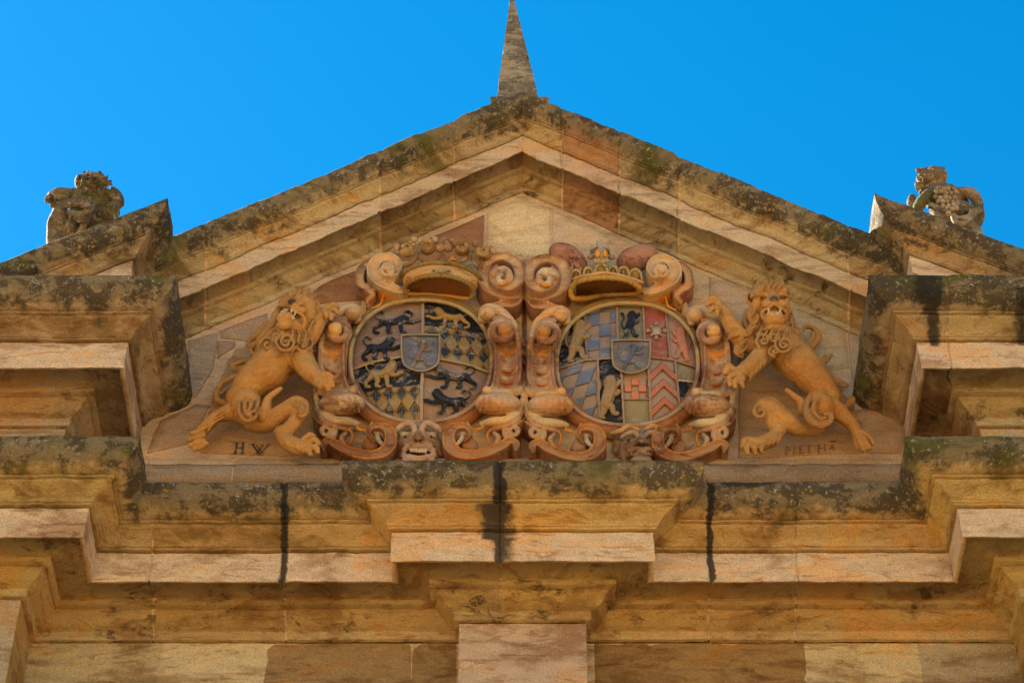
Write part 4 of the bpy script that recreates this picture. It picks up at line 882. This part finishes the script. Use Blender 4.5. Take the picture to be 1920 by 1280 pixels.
# fore legs
tube(b, f, [(850, 440, .38, 62), (900, 385, .43, 58), (945, 315, .46, 50), (985, 250, .47, 42)], LN, seg=14, sub=7); ball(b, f, 1012, 220, .48, 46, 42, 40, col=LN)
toes(b, f, [[(1010, 195, .50, 17), (1050, 178, .52, 17), (1078, 200, .52, 14)], [(1030, 215, .53, 17), (1062, 215, .55, 17), (1078, 238, .54, 14)], [(1015, 235, .54, 17), (1035, 250, .57, 18), (1036, 275, .56, 14)], [(985, 215, .52, 17), (995, 235, .55, 17), (1005, 262, .55, 14)]], LN)
tube(b, f, [(820, 510, .42, 84), (860, 580, .47, 76), (900, 635, .50, 64), (950, 680, .53, 52)], LN, seg=16, sub=8); ball(b, f, 975, 690, .54, 50, 44, 40, col=LN)
toes(b, f, [[(960, 655, .56, 20), (1010, 645, .59, 20), (1040, 672, .58, 17)], [(985, 680, .58, 20), (1030, 690, .61, 20), (1045, 722, .59, 16)], [(965, 705, .58, 20), (1005, 722, .60, 19), (1018, 748, .58, 15)], [(930, 700, .56, 19), (958, 728, .58, 18), (975, 745, .56, 14)]], LN)
for k in range(4): tube(b, f, [(860+14*k, 560+28*k, .545+.01*k, 7), (885+12*k, 600+24*k, .56+.01*k, 10), (900+12*k, 640+18*k, .545, 5)], LN, seg=8)
# hind quarters
ball(b, f, 470, 860, .33, 104, 120, 95, col=LN); ball(b, f, 400, 800, .26, 66, 70, 60, col=LN)
for pts in ([(450, 745, .36, 10), (425, 820, .44, 14), (425, 900, .47, 15), (465, 955, .47, 15), (525, 935, .47, 14), (550, 870, .44, 10)], [(480, 740, .38, 10), (460, 830, .48, 14), (465, 900, .50, 14), (500, 925, .50, 12)], [(500, 750, .38, 10), (545, 810, .44, 13), (530, 880, .49, 13), (495, 900, .51, 10)], [(480, 800, .48, 10), (500, 850, .50, 12), (485, 885, .51, 9)]):
    tube(b, f, pts, LM, seg=10, sub=6)
tube(b, f, [(430, 880, .28, 82), (340, 905, .25, 56), (265, 935, .22, 43), (195, 1000, .21, 40), (145, 1065, .20, 40)], LN, seg=14, sub=7); ball(b, f, 140, 1085, .20, 44, 46, 36, col=LN)
toes(b, f, [[(200, 1000, .25, 19), (150, 1025, .25, 19), (108, 1038, .25, 17)], [(180, 1050, .27, 20), (130, 1070, .27, 20), (95, 1080, .26, 18)], [(180, 1090, .27, 20), (135, 1105, .27, 20), (100, 1118, .26, 17)], [(200, 1110, .25, 20), (160, 1130, .25, 19), (125, 1146, .24, 16)]], LN)
for k in range(3): tube(b, f, [(330-8*k, 880+26*k, .33, 8), (270-10*k, 915+28*k, .29, 9), (215, 965+26*k, .27, 8)], LN, seg=8)
tube(b, f, [(520, 960, .26, 70), (610, 965, .33, 64), (710, 900, .40, 58), (800, 850, .44, 60)], LN, seg=14, sub=7); ball(b, f, 822, 856, .45, 60, 58, 50, col=LN)
tube(b, f, [(835, 870, .45, 56), (800, 950, .42, 46), (745, 1015, .39, 48), (712, 1040, .37, 50)], LN, seg=14, sub=7)
tube(b, f, [(700, 1030, .36, 46), (740, 1090, .38, 54), (810, 1130, .42, 54), (870, 1135, .45, 50)], LN, seg=14, sub=7)
toes(b, f, [[(850, 1085, .47, 20), (890, 1052, .50, 21), (915, 1058, .50, 17)], [(880, 1100, .50, 21), (925, 1080, .53, 21), (950, 1105, .52, 17)], [(885, 1130, .50, 20), (930, 1130, .53, 20), (945, 1160, .52, 16)], [(850, 1150, .48, 20), (885, 1160, .50, 19), (900, 1178, .49, 15)]], LN)
for k in range(4): tube(b, f, [(715+22*k, 1060+14*k, .43+.01*k, 8), (740+26*k, 1110+10*k, .45+.01*k, 10), (780+22*k, 1145+4*k, .43, 6)], LN, seg=8)
for pts in ([(760, 815, .46, 10), (810, 800, .50, 14), (865, 830, .51, 15), (875, 890, .51, 15), (840, 930, .50, 13), (810, 905, .51, 10)], [(800, 830, .51, 9), (845, 860, .53, 12), (840, 900, .53, 10)], [(770, 840, .49, 8), (820, 870, .53, 10), (822, 900, .53, 8)]): tube(b, f, pts, LM, seg=10, sub=6)
tube(b, f, [(585, 930, .40, 40), (600, 860, .42, 34), (615, 810, .44, 26), (655, 770, .45, 20), (698, 742, .46, 15)], LN, seg=12)
# tail
tube(b, f, [(370, 835, .15, 20), (300, 830, .11, 24), (268, 790, .10, 21), (290, 720, .10, 20), (360, 675, .12, 18), (440, 640, .13, 19), (500, 600, .14, 18)], LN, seg=10, sub=7)
for pts in ([(510, 590, .14, 20), (440, 605, .16, 20), (390, 615, .15, 16), (358, 600, .13, 8)], [(500, 560, .14, 20), (440, 560, .17, 18), (380, 585, .16, 16), (356, 572, .14, 8)], [(510, 570, .14, 20), (530, 520, .14, 18), (500, 470, .14, 16)], [(470, 700, .10, 12), (380, 720, .09, 14), (300, 770, .09, 12)]): tube(b, f, pts, LM, seg=8, sub=6)
locks(b, f, [(665, 330, .50, 110), (645, 385, .47, 120), (700, 370, .58, 100), (770, 385, .62, 80), (815, 395, .61, 70), (860, 385, .57, 60), (890, 340, .55, 80), (905, 300, .54, 90), (600, 430, .41, 120), (585, 490, .40, 100), (780, 120, .60, -60), (820, 112, .61, -80), (862, 112, .60, -70), (898, 140, .57, -50), (655, 460, .52, 60), (790, 470, .57, 100), (900, 450, .50, 60), (690, 480, .55, 80)], 14, LM)
clay('body', b, M_LION, tl_, voxel=.0066, smooth=1, rough=.0045)

f = Frame(1300, 500, 3.556); b = Buf()
tr_ = thing('lion_relief', 'right ochre carved stone lion facing down with bared fangs and one paw raised', 'lion carving', P(1530, 845, 0), BASE)
tube(b, f, [(905, 870, .22, 82), (855, 800, .27, 100), (780, 715, .32, 116), (690, 630, .37, 130), (620, 560, .39, 128)], LN, seg=20, sub=8); ball(b, f, 610, 560, .40, 125, 105, 100, col=LN); ball(b, f, 700, 660, .38, 140, 112, 105, col=LN, rot=-45)
tube(b, f, [(600, 540, .40, 110), (565, 460, .44, 100), (540, 380, .46, 92), (530, 280, .46, 90)], LM, seg=16)
# head facing the viewer
ball(b, f, 515, 215, .48, 118, 92, 80, col=LN); ball(b, f, 430, 270, .50, 44, 58, 40, col=LN); ball(b, f, 615, 270, .50, 34, 58, 40, col=LN)
tube(b, f, [(515, 200, .54, 50), (530, 225, .62, 48), (540, 245, .67, 40)], LN, seg=14)
ball(b, f, 492, 246, .66, 42, 34, 34, col=LN, rot=15); ball(b, f, 588, 250, .66, 40, 34, 34, col=LN, rot=-12); ball(b, f, 540, 216, .715, 30, 24, 22, col=NOSE)
for s, xx in ((-1, 0), (1, 0)): tube(b, f, [(540, 250, .71, 8), (540+s*30, 268, .70, 9), (540+s*62, 282, .675, 10), (540+s*84, 312, .64, 11), (540+s*80, 345, .60, 9)], LN, seg=8, sub=5)
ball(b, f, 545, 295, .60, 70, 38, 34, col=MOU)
ball(b, f, 540, 350, .60, 74, 56, 60, col=LN); ball(b, f, 512, 326, .655, 30, 28, 22, col=LN); ball(b, f, 572, 326, .655, 30, 28, 22, col=LN); ball(b, f, 540, 390, .56, 62, 36, 44, col=LN)
for x in (502, 580): tube(b, f, [(x, 272, .68, 9), (x, 286, .685, 8), (x, 302, .685, 3)], (.66, .50, .30), seg=8)
for x in (520, 562): tube(b, f, [(x, 318, .67, 7), (x, 306, .675, 5), (x, 298, .675, 2)], (.66, .50, .30), seg=8)
for x, sg in ((478, -1), (590, 1)):
    ball(b, f, x, 205, .60, 14, 11, 12, col=LD); ball(b, f, x+2, 208, .627, 5, 5, 5, col=NOSE)
    tube(b, f, [(x-sg*24, 196, .62, 10), (x, 184, .63, 14), (x+sg*28, 190, .59, 14), (x+sg*44, 215, .54, 10)], LN, seg=8, sub=5)
for x, y, R in ((384, 210, 30), (624, 190, 22)): tube(b, f, [(x+R*math.cos(a)*.9, y+R*1.2*math.sin(a), .50, 11) for a in [k*math.pi/4 for k in range(9)]], LN, seg=8, sub=3); ball(b, f, x, y, .46, R*.9, R*1.1, R*.5, col=LD)
for x, y, dx in ((420, 150, -18), (452, 128, -10), (486, 105, -8), (520, 128, 4), (552, 108, 8), (582, 112, 12), (606, 138, 14), (400, 175, -14)):
    tube(b, f, [(x-dx*.6, 195, .54, 20), (x, y+28, .58, 24), (x+dx*.4, y, .55, 20), (x+dx, y-12, .52, 10)], LM, seg=8, sub=5)
for pts in ([(400, 260, .46, 24), (375, 320, .46, 26), (400, 380, .46, 26), (375, 430, .44, 24), (420, 440, .46, 12)], [(365, 300, .40, 22), (345, 360, .38, 24), (365, 420, .38, 26), (330, 470, .36, 26), (350, 500, .38, 14)], [(420, 330, .50, 20), (440, 370, .50, 22), (415, 410, .50, 20)], [(400, 420, .44, 28), (340, 470, .40, 30), (300, 520, .37, 28), (295, 570, .35, 24), (330, 600, .34, 12)], [(380, 470, .44, 26), (330, 520, .40, 24), (320, 570, .38, 18)],
            [(640, 310, .46, 24), (655, 360, .44, 26), (650, 410, .43, 24), (690, 450, .40, 22)], [(660, 380, .36, 22), (690, 430, .33, 22), (720, 480, .32, 20)], [(480, 420, .56, 18), (540, 410, .57, 20), (600, 420, .56, 16)], [(530, 440, .56, 18), (570, 425, .57, 16), (620, 450, .54, 14)]):
    tube(b, f, pts, LM, seg=10, sub=6)
curl(b, f, 468, 492, 0.55, 52, 15, LM, 120, 1); curl(b, f, 606, 518, 0.58, 62, 15, LM, 210, -1, 1.9); curl(b, f, 540, 560, 0.55, 40, 13, LM, 90, 1); curl(b, f, 690, 520, 0.52, 42, 13, LM, 0, 1); curl(b, f, 540, 478, 0.58, 36, 12, LM, 20, -1)
# fore legs
tube(b, f, [(380, 520, .36, 64), (310, 470, .41, 62), (260, 400, .44, 56), (215, 325, .46, 48), (180, 285, .47, 44)], LN, seg=14, sub=7); ball(b, f, 158, 262, .48, 48, 48, 42, col=LN)
toes(b, f, [[(165, 225, .50, 18), (135, 208, .52, 18), (108, 216, .52, 15)], [(140, 240, .53, 18), (108, 236, .55, 18), (90, 256, .54, 14)], [(150, 270, .55, 18), (125, 275, .57, 18), (112, 298, .56, 13)], [(175, 285, .54, 18), (158, 300, .57, 18), (160, 322, .56, 13)]], LN)
for k in range(4): tube(b, f, [(240-5+k*20, 330+k*42, .50, 13), (205+k*16, 345+k*40, .47, 13), (180+k*16, 350+k*44, .44, 6)], LM, seg=8)
tube(b, f, [(500, 540, .42, 74), (440, 610, .48, 66), (385, 660, .52, 58), (320, 705, .55, 50)], LN, seg=14, sub=8); ball(b, f, 290, 725, .56, 50, 46, 42, col=LN)
toes(b, f, [[(275, 690, .57, 22), (235, 665, .58, 24), (215, 700, .57, 24)], [(275, 715, .60, 18), (240, 740, .62, 18), (242, 790, .60, 13)], [(300, 740, .61, 19), (275, 765, .63, 19), (280, 800, .61, 13)], [(330, 745, .60, 19), (320, 775, .62, 19), (330, 800, .60, 13)]], LN)
for k in range(4): tube(b, f, [(400+26*k, 680-20*k, .55, 14), (388+26*k, 730-26*k, .53, 14), (372+30*k, 765-30*k, .50, 6)], LM, seg=8)
# hind quarters
ball(b, f, 850, 950, .35, 92, 118, 90, col=LN); ball(b, f, 920, 880, .25, 60, 66, 58, col=LN)
for pts in ([(880, 830, .42, 12), (800, 850, .45, 20), (755, 920, .47, 24), (770, 1010, .48, 24), (840, 1060, .48, 24), (910, 1030, .47, 22), (915, 985, .48, 18), (880, 985, .50, 14)], [(870, 860, .46, 10), (815, 900, .50, 15), (800, 960, .51, 16), (840, 1010, .52, 14), (880, 1005, .52, 10)]): tube(b, f, pts, LM, seg=10, sub=6)
tube(b, f, [(905, 930, .30, 76), (985, 985, .27, 58), (1050, 1045, .25, 44), (1095, 1110, .24, 40), (1130, 1150, .24, 40)], LN, seg=14, sub=7)
toes(b, f, [[(1120, 1105, .28, 20), (1165, 1130, .29, 20), (1195, 1175, .28, 17)], [(1120, 1135, .30, 21), (1150, 1170, .31, 21), (1172, 1205, .30, 17)], [(1095, 1140, .29, 20), (1120, 1185, .30, 20), (1135, 1218, .29, 16)], [(1080, 1130, .27, 16), (1085, 1180, .27, 15), (1100, 1210, .27, 12)]], LN)
tube(b, f, [(830, 1070, .28, 46), (730, 1085, .32, 46), (640, 1045, .38, 60), (560, 980, .42, 64), (500, 930, .43, 56)], LN, seg=14, sub=7); ball(b, f, 470, 930, .43, 56, 52, 46, col=LN)
curl(b, f, 448, 965, .45, 54, 17, LM, -60, -1, 1.4)
tube(b, f, [(480, 900, .48, 10), (540, 905, .49, 16), (590, 960, .47, 14)], LM, seg=8); tube(b, f, [(470, 880, .46, 12), (530, 880, .46, 14), (600, 930, .43, 10)], LM, seg=8)
tube(b, f, [(500, 980, .42, 50), (530, 1040, .40, 46), (570, 1085, .39, 46)], LN, seg=14, sub=7); tube(b, f, [(575, 1080, .38, 44), (530, 1140, .40, 48), (460, 1175, .43, 50), (395, 1185, .46, 50)], LN, seg=14, sub=7)
toes(b, f, [[(390, 1150, .49, 20), (345, 1155, .51, 22), (330, 1195, .50, 18)], [(385, 1180, .52, 20), (355, 1200, .54, 20), (362, 1240, .52, 15)], [(420, 1185, .52, 19), (405, 1210, .53, 19), (415, 1240, .51, 14)], [(460, 1190, .49, 17), (450, 1215, .50, 17), (455, 1235, .48, 13)]], LN)
for k in range(4): tube(b, f, [(585-30*k, 1105+16*k, .45, 11), (575-30*k, 1145+12*k, .46, 12), (560-32*k, 1178+8*k, .44, 6)], LM, seg=8)
tube(b, f, [(735, 960, .40, 42), (715, 900, .43, 30), (670, 860, .45, 22), (622, 826, .46, 17)], LN, seg=12)
# tail
tube(b, f, [(940, 900, .16, 24), (1000, 935, .14, 26), (1045, 905, .13, 26), (1062, 882, .13, 22)], LN, seg=10, sub=7)
tube(b, f, [(1020, 790, .08, 16), (950, 750, .09, 18), (880, 730, .10, 18), (820, 680, .12, 18)], LN, seg=10, sub=7)
for pts in ([(780, 640, .14, 18), (840, 650, .17, 20), (890, 620, .17, 18), (925, 585, .15, 9)], [(790, 610, .14, 16), (850, 620, .17, 18), (880, 590, .16, 10)], [(760, 560, .14, 20), (810, 510, .17, 24), (835, 460, .17, 24), (800, 410, .16, 20), (745, 400, .15, 16), (735, 430, .15, 8)], [(750, 530, .14, 16), (790, 480, .17, 18), (790, 440, .17, 12)], [(840, 690, .10, 12), (920, 760, .09, 14), (1000, 800, .08, 10)]): tube(b, f, pts, LM, seg=8, sub=6)
locks(b, f, [(405, 300, .52, 100), (425, 355, .55, 95), (400, 400, .52, 110), (365, 450, .48, 130), (440, 430, .57, 100), (480, 440, .59, 90), (520, 430, .60, 90), (560, 440, .60, 80), (600, 450, .59, 70), (640, 440, .55, 60), (655, 340, .51, 80), (660, 390, .50, 70), (345, 540, .46, 100), (330, 500, .45, 120), (440, 160, .58, -120), (470, 135, .60, -100), (510, 130, .61, -90), (545, 132, .61, -80), (580, 140, .60, -70), (610, 165, .57, -60), (690, 570, .50, 80), (480, 570, .52, 120), (640, 580, .54, 90)], 13, LM)
clay('body', b, M_LION, tr_, voxel=.0066, smooth=1, rough=.0045)

# ------------------------------------------------------------------ carved letters
def strokes(parent, lines, out, col, name='carved_letter'):
    for grp in lines:
        b = Buf()
        for (x0, y0, x1, y1, w_) in grp:
            d = Vector((x1-x0, y1-y0)); n = Vector((-d.y, d.x)).normalized()*w_/2
            q = [(x0+n.x, y0+n.y), (x1+n.x, y1+n.y), (x1-n.x, y1-n.y), (x0-n.x, y0-n.y)]
            V = [P(x, y, out) for x, y in q]+[P(x, y, out+.004) for x, y in q]
            b.add(V, [(0, 1, 5, 4), (1, 2, 6, 5), (2, 3, 7, 6), (3, 0, 4, 7), (4, 5, 6, 7)], col)
        b.build(name, M_PAINT, parent, smooth=False)
ins = thing('inscription', 'dark carved letters H and crossed W on the ledge stone beneath the left lion', 'inscription', P(470, 852, .02), 'carved letterings under the lions')
strokes(ins, [[(444, 829, 441, 849, 2.6), (456, 829, 454, 849, 2.6), (443, 839, 455, 839, 1.6), (440, 829, 448, 829, 1.4), (452, 829, 460, 829, 1.4), (437, 849, 445, 849, 1.4), (450, 849, 458, 849, 1.4)],
              [(473, 833, 488, 852, 2.8), (480, 833, 494, 852, 1.6), (485, 852, 503, 834, 1.4), (480, 851, 492, 835, 1.4), (470, 832, 478, 832, 1.2), (487, 834, 495, 834, 1.2), (499, 833, 507, 833, 1.2)]], .021, (.045, .035, .025))
ins = thing('inscription', 'faint worn letters PIETHA on the stone beneath the right lion', 'inscription', P(1520, 852, .02), 'carved letterings under the lions')
k = 3.556; cv = lambda g: [(1300+a/k, 500+c/k, 1300+d/k, 500+e/k, w_*.9) for a, c, d, e, w_ in g]; FA = (.20, .115, .05); DKL = (.06, .045, .03)
for g, cl in (([(618, 1200, 618, 1248, 1.7), (618, 1200, 640, 1203, 1.3), (640, 1203, 643, 1218, 1.6), (643, 1218, 620, 1224, 1.3), (610, 1248, 627, 1248, 1), (611, 1200, 620, 1200, 1)], FA),
              ([(672, 1196, 672, 1244, 1.8), (665, 1196, 680, 1196, 1), (665, 1244, 680, 1244, 1)], FA),
              ([(712, 1193, 712, 1240, 1.8), (706, 1193, 736, 1193, 1.2), (712, 1216, 730, 1216, 1.1), (706, 1240, 737, 1240, 1.2)], FA),
              ([(772, 1190, 772, 1237, 1.9), (755, 1191, 792, 1189, 1.3), (765, 1237, 780, 1237, 1)], FA),
              ([(836, 1186, 836, 1232, 1.9), (876, 1184, 880, 1229, 1.9), (836, 1209, 878, 1207, 1.2), (828, 1186, 844, 1186, 1), (868, 1184, 884, 1184, 1), (828, 1232, 844, 1232, 1)], (.12, .075, .035)),
              ([(925, 1182, 905, 1226, 1.3), (925, 1182, 945, 1224, 2.0), (912, 1210, 938, 1209, 1.2), (905, 1163, 952, 1161, 2.2)], (.12, .075, .035)), ([(988, 1218, 996, 1218, 2.2)], FA)):
    strokes(ins, [cv(g)], .021, cl)

# ------------------------------------------------------------------ the two figures on the side blocks
SG = (.27, .185, .10); SD = (.28, .21, .12)
def fingers(b, f, x, y, o, dx, dy, sp, L, r, col):
    for k in range(4):
        ox, oy = x-dy*sp*(k-1.5), y+dx*sp*(k-1.5); l = L*(.86, 1, .96, .78)[k]
        tube(b, f, [(ox, oy, o, r), (ox+dx*l*.5, oy+dy*l*.5, o+.03, r*.95), (ox+dx*l*.85, oy+dy*l*.85+l*.06, o+.02, r*.8), (ox+dx*l, oy+dy*l+l*.16, o+.0, r*.6)], col, seg=8, sub=4)
f = Frame(60, 310, 8.535); b = Buf()
st = thing('statue', 'weathered stone figure of a curly-haired horn player hunched over its arms on the left block', 'statue', P(160, 470, .55))
ball(b, f, 955, 285, .62, 285, 185, 200, col=SG); ball(b, f, 770, 260, .66, 95, 120, 100, col=SG); tube(b, f, [(930, 300, .60, 130), (960, 400, .58, 150)], SG)
rn = random.Random(8)
for k in range(70):                # curls of hair
    a = rn.uniform(-.15, math.pi+.2); rr = rn.uniform(.55, 1.02); x = 965+290*math.cos(a)*rr; y = 290-190*math.sin(a)*rr
    R = rn.uniform(24, 40); o = .62+.20*math.sqrt(max(0, 1-rr*rr))
    if x < 800 and y > 200: continue
    tube(b, f, [(x-R*.6, y+R*.4, o, R*.45), (x, y-R*.4, o+.02, R*.55), (x+R*.6, y+R*.3, o, R*.5), (x+R*.2, y+R*.7, o-.01, R*.3)], SG, seg=7, sub=3)
ball(b, f, 905, 265, .80, 46, 34, 26, col=(.42, .28, .08)); tube(b, f, [(740, 170, .74, 26), (720, 230, .76, 24), (712, 300, .74, 22)], SD); ball(b, f, 748, 235, .76, 26, 20, 16, col=SD); tube(b, f, [(800, 190, .78, 20), (805, 270, .82, 26), (790, 320, .80, 20)], SG)
tube(b, f, [(900, 440, .60, 90), (1020, 425, .60, 72), (1150, 430, .60, 72), (1270, 470, .60, 74), (1350, 560, .58, 72), (1370, 650, .56, 70)], SG, seg=14, sub=6)
tube(b, f, [(1380, 640, .56, 66), (1310, 620, .66, 56), (1240, 640, .74, 44)], SG, seg=12)
ball(b, f, 980, 640, .50, 330, 230, 200, col=SG); ball(b, f, 1180, 760, .54, 240, 150, 180, col=SG); ball(b, f, 760, 620, .56, 200, 170, 150, col=SG)
tube(b, f, [(350, 500, .72, 112), (420, 480, .70, 126), (520, 470, .68, 120), (640, 450, .66, 90), (760, 430, .64, 66)], (.40, .28, .13), seg=16, sub=6)
tube(b, f, [(300, 470, .72, 60), (262, 520, .72, 50), (240, 560, .70, 44), (300, 590, .70, 24)], SD, seg=12); ball(b, f, 290, 530, .76, 36, 56, 30, col=(.12, .09, .05)); tube(b, f, [(320, 650, .66, 40), (400, 655, .68, 50), (470, 650, .66, 44)], SD); ball(b, f, 320, 365, .75, 14, col=(.02, .02, .02))
for k in range(5): tube(b, f, [(640, 400+k*30, .72, 16), (720, 385+k*34, .75, 20), (810, 400+k*30, .74, 14)], SG, seg=8)
tube(b, f, [(500, 640, .70, 60), (600, 610, .76, 84), (720, 600, .80, 86), (800, 605, .82, 76)], SG, seg=14, sub=6); fingers(b, f, 800, 610, .85, 1, .02, 36, 150, 23, SG); tube(b, f, [(760, 560, .84, 24), (830, 530, .86, 24), (890, 530, .86, 18)], SG)
tube(b, f, [(985, 540, .78, 22), (1000, 610, .80, 34), (950, 700, .82, 44), (850, 760, .82, 50), (740, 770, .80, 44), (650, 745, .78, 30), (585, 720, .76, 14)], (.38, .30, .17), seg=12, sub=6)
tube(b, f, [(1280, 370, .46, 36), (1370, 430, .44, 44), (1430, 530, .42, 46), (1440, 640, .42, 40)], SG, seg=12)
for k in range(26):
    x, y = 1010+rn.uniform(0, 380), 740+rn.uniform(-70, 110); tube(b, f, [(x, y-24, .72, 12), (x+18, y, .735, 15), (x+4, y+26, .72, 8)], (.40, .24, .09), seg=7, sub=3)
tube(b, f, [(1000, 790, .76, 22), (1010, 850, .78, 30), (1070, 865, .78, 22)], SG)
tube(b, f, [(450, 790, .62, 150), (420, 900, .60, 170), (400, 1050, .56, 170), (400, 1350, .50, 170), (420, 1700, .5, 170)], (.38, .25, .14), seg=18, sub=6); tube(b, f, [(560, 730, .72, 24), (610, 830, .76, 24), (560, 960, .76, 20), (510, 1120, .70, 20)], SG)
tube(b, f, [(700, 830, .60, 110), (640, 1000, .60, 120), (600, 1300, .5, 120), (600, 1700, .5, 130)], (.40, .25, .12), seg=16); tube(b, f, [(880, 820, .66, 70), (830, 950, .66, 60), (760, 1100, .6, 60)], (.44, .28, .14), seg=12)
tube(b, f, [(640, 800, .74, 26), (780, 850, .78, 34), (920, 810, .76, 26)], SG); tube(b, f, [(660, 860, .72, 20), (780, 900, .76, 26), (930, 860, .74, 22)], SG)
ball(b, f, 900, 1000, .42, 420, 330, 200, col=SG); ball(b, f, 1000, 1500, .4, 420, 500, 220, col=SG)
clay('body', b, M_STATUE, st, voxel=.0085, smooth=1, rough=.004, wx=(.7, 0, 0))

f = Frame(1560, 300, 4.922); b = Buf(); S3 = (.37, .27, .165); S4 = (.50, .39, .26)
st = thing('statue', 'stone cherub holding a bunch of grapes, hand on hip, on the right block', 'statue', P(1775, 450, .55))
ball(b, f, 955, 135, .62, 108, 84, 90, col=S3, rot=-8); ball(b, f, 1010, 160, .64, 56, 62, 60, col=S3); ball(b, f, 905, 150, .66, 60, 62, 56, col=S3)
tube(b, f, [(1000, 85, .66, 12), (1006, 62, .66, 7)], S3, seg=8); ball(b, f, 985, 78, .66, 24, 14, 12, col=S3); ball(b, f, 1050, 140, .66, 20, 30, 18, col=S3)
tube(b, f, [(940, 140, .60, 60), (930, 205, .58, 62), (960, 260, .56, 90)], S3, seg=14)
for x, y, R, sg in ((800, 92, 30, 1), (806, 176, 40, -1), (855, 100, 26, 1)): curl(b, f, x, y, .62, R, 12, (.40, .29, .12), 60, sg, 1.3)
ball(b, f, 850, 170, .60, 64, 90, 60, col=S3); ball(b, f, 840, 110, .60, 50, 40, 40, col=S3)
for k in range(5): tube(b, f, [(770+k*16, 215-k*2, .60, 12), (776+k*16, 250, .62, 13), (790+k*14, 285-k*10, .60, 8)], (.42, .29, .08), seg=8)
for k in range(14): x = 850+k*14; tube(b, f, [(x, 74+abs(k-7)*1.5, .63, 12), (x+8, 66+abs(k-7)*1.2, .65, 11), (x+20, 76, .63, 8)], S3, seg=7, sub=3)
tube(b, f, [(830, 300, .55, 34), (890, 265, .58, 42), (960, 235, .60, 44), (1030, 230, .60, 34), (1080, 260, .58, 26)], S3, seg=12, sub=6)
for k in range(4): tube(b, f, [(860+k*18, 300-k*8, .64, 9), (910+k*22, 262-k*4, .67, 11), (985+k*20, 240+k*3, .66, 8)], S3, seg=7)
tube(b, f, [(930, 285, .60, 58), (880, 330, .66, 54), (830, 380, .66, 54), (800, 430, .62, 58)], S3, seg=14, sub=6); tube(b, f, [(740, 350, .50, 40), (730, 390, .50, 44), (760, 420, .50, 40)], S3)
ball(b, f, 1040, 370, .52, 190, 160, 150, col=S3); ball(b, f, 1170, 500, .50, 180, 130, 150, col=S3)
tube(b, f, [(1130, 320, .58, 50), (1200, 300, .60, 56), (1290, 315, .60, 58), (1345, 390, .58, 54), (1350, 450, .58, 48), (1310, 470, .66, 38)], (.34, .22, .14), seg=14, sub=6); fingers(b, f, 1300, 470, .70, -.6, .5, 16, 50, 9, S3)
ball(b, f, 1235, 405, .50, 40, 46, 30, col=(.10, .07, .04))
tube(b, f, [(890, 400, .66, 18), (960, 430, .70, 26), (1060, 460, .72, 26), (1180, 460, .70, 22), (1300, 460, .68, 24), (1320, 480, .66, 20)], S3, seg=10)
tube(b, f, [(1105, 500, .70, 22), (1130, 560, .72, 26), (1190, 590, .72, 26), (1260, 550, .70, 26), (1310, 500, .68, 26)], S3, seg=10); tube(b, f, [(1110, 480, .70, 18), (1160, 530, .73, 20), (1240, 520, .72, 18), (1300, 490, .7, 14)], S3, seg=10)
tube(b, f, [(1350, 420, .48, 44), (1370, 500, .46, 44), (1350, 590, .44, 40)], (.36, .26, .16), seg=12)
tube(b, f, [(930, 440, .60, 46), (1000, 520, .58, 80), (1080, 640, .52, 100), (1100, 900, .5, 110)], S4, seg=16); tube(b, f, [(1230, 590, .56, 70), (1310, 680, .54, 84), (1330, 860, .5, 90), (1330, 1000, .5, 90)], S4, seg=16)
ball(b, f, 1180, 720, .42, 200, 200, 120, col=S3); ball(b, f, 1180, 950, .40, 230, 200, 120, col=S3)
clay('body', b, M_STATUE, st, voxel=.0085, smooth=1, rough=.004, wx=(.7, 0, 0))
b = Buf(); rn = random.Random(5)
rows = [(262, 985, 4), (300, 965, 5), (345, 950, 5), (385, 985, 5), (415, 1030, 4), (445, 1060, 3), (488, 1080, 1)]
for (y, x0, n) in rows:
    for k in range(n): ball(b, f, x0+k*44+rn.uniform(-7, 7), y+rn.uniform(-8, 8), .745+.02*math.sin(k*1.3), rn.uniform(23, 29), col=(.40, .30, .19), seg=12)
b.build('grape_bunch', M_STATUE, st)
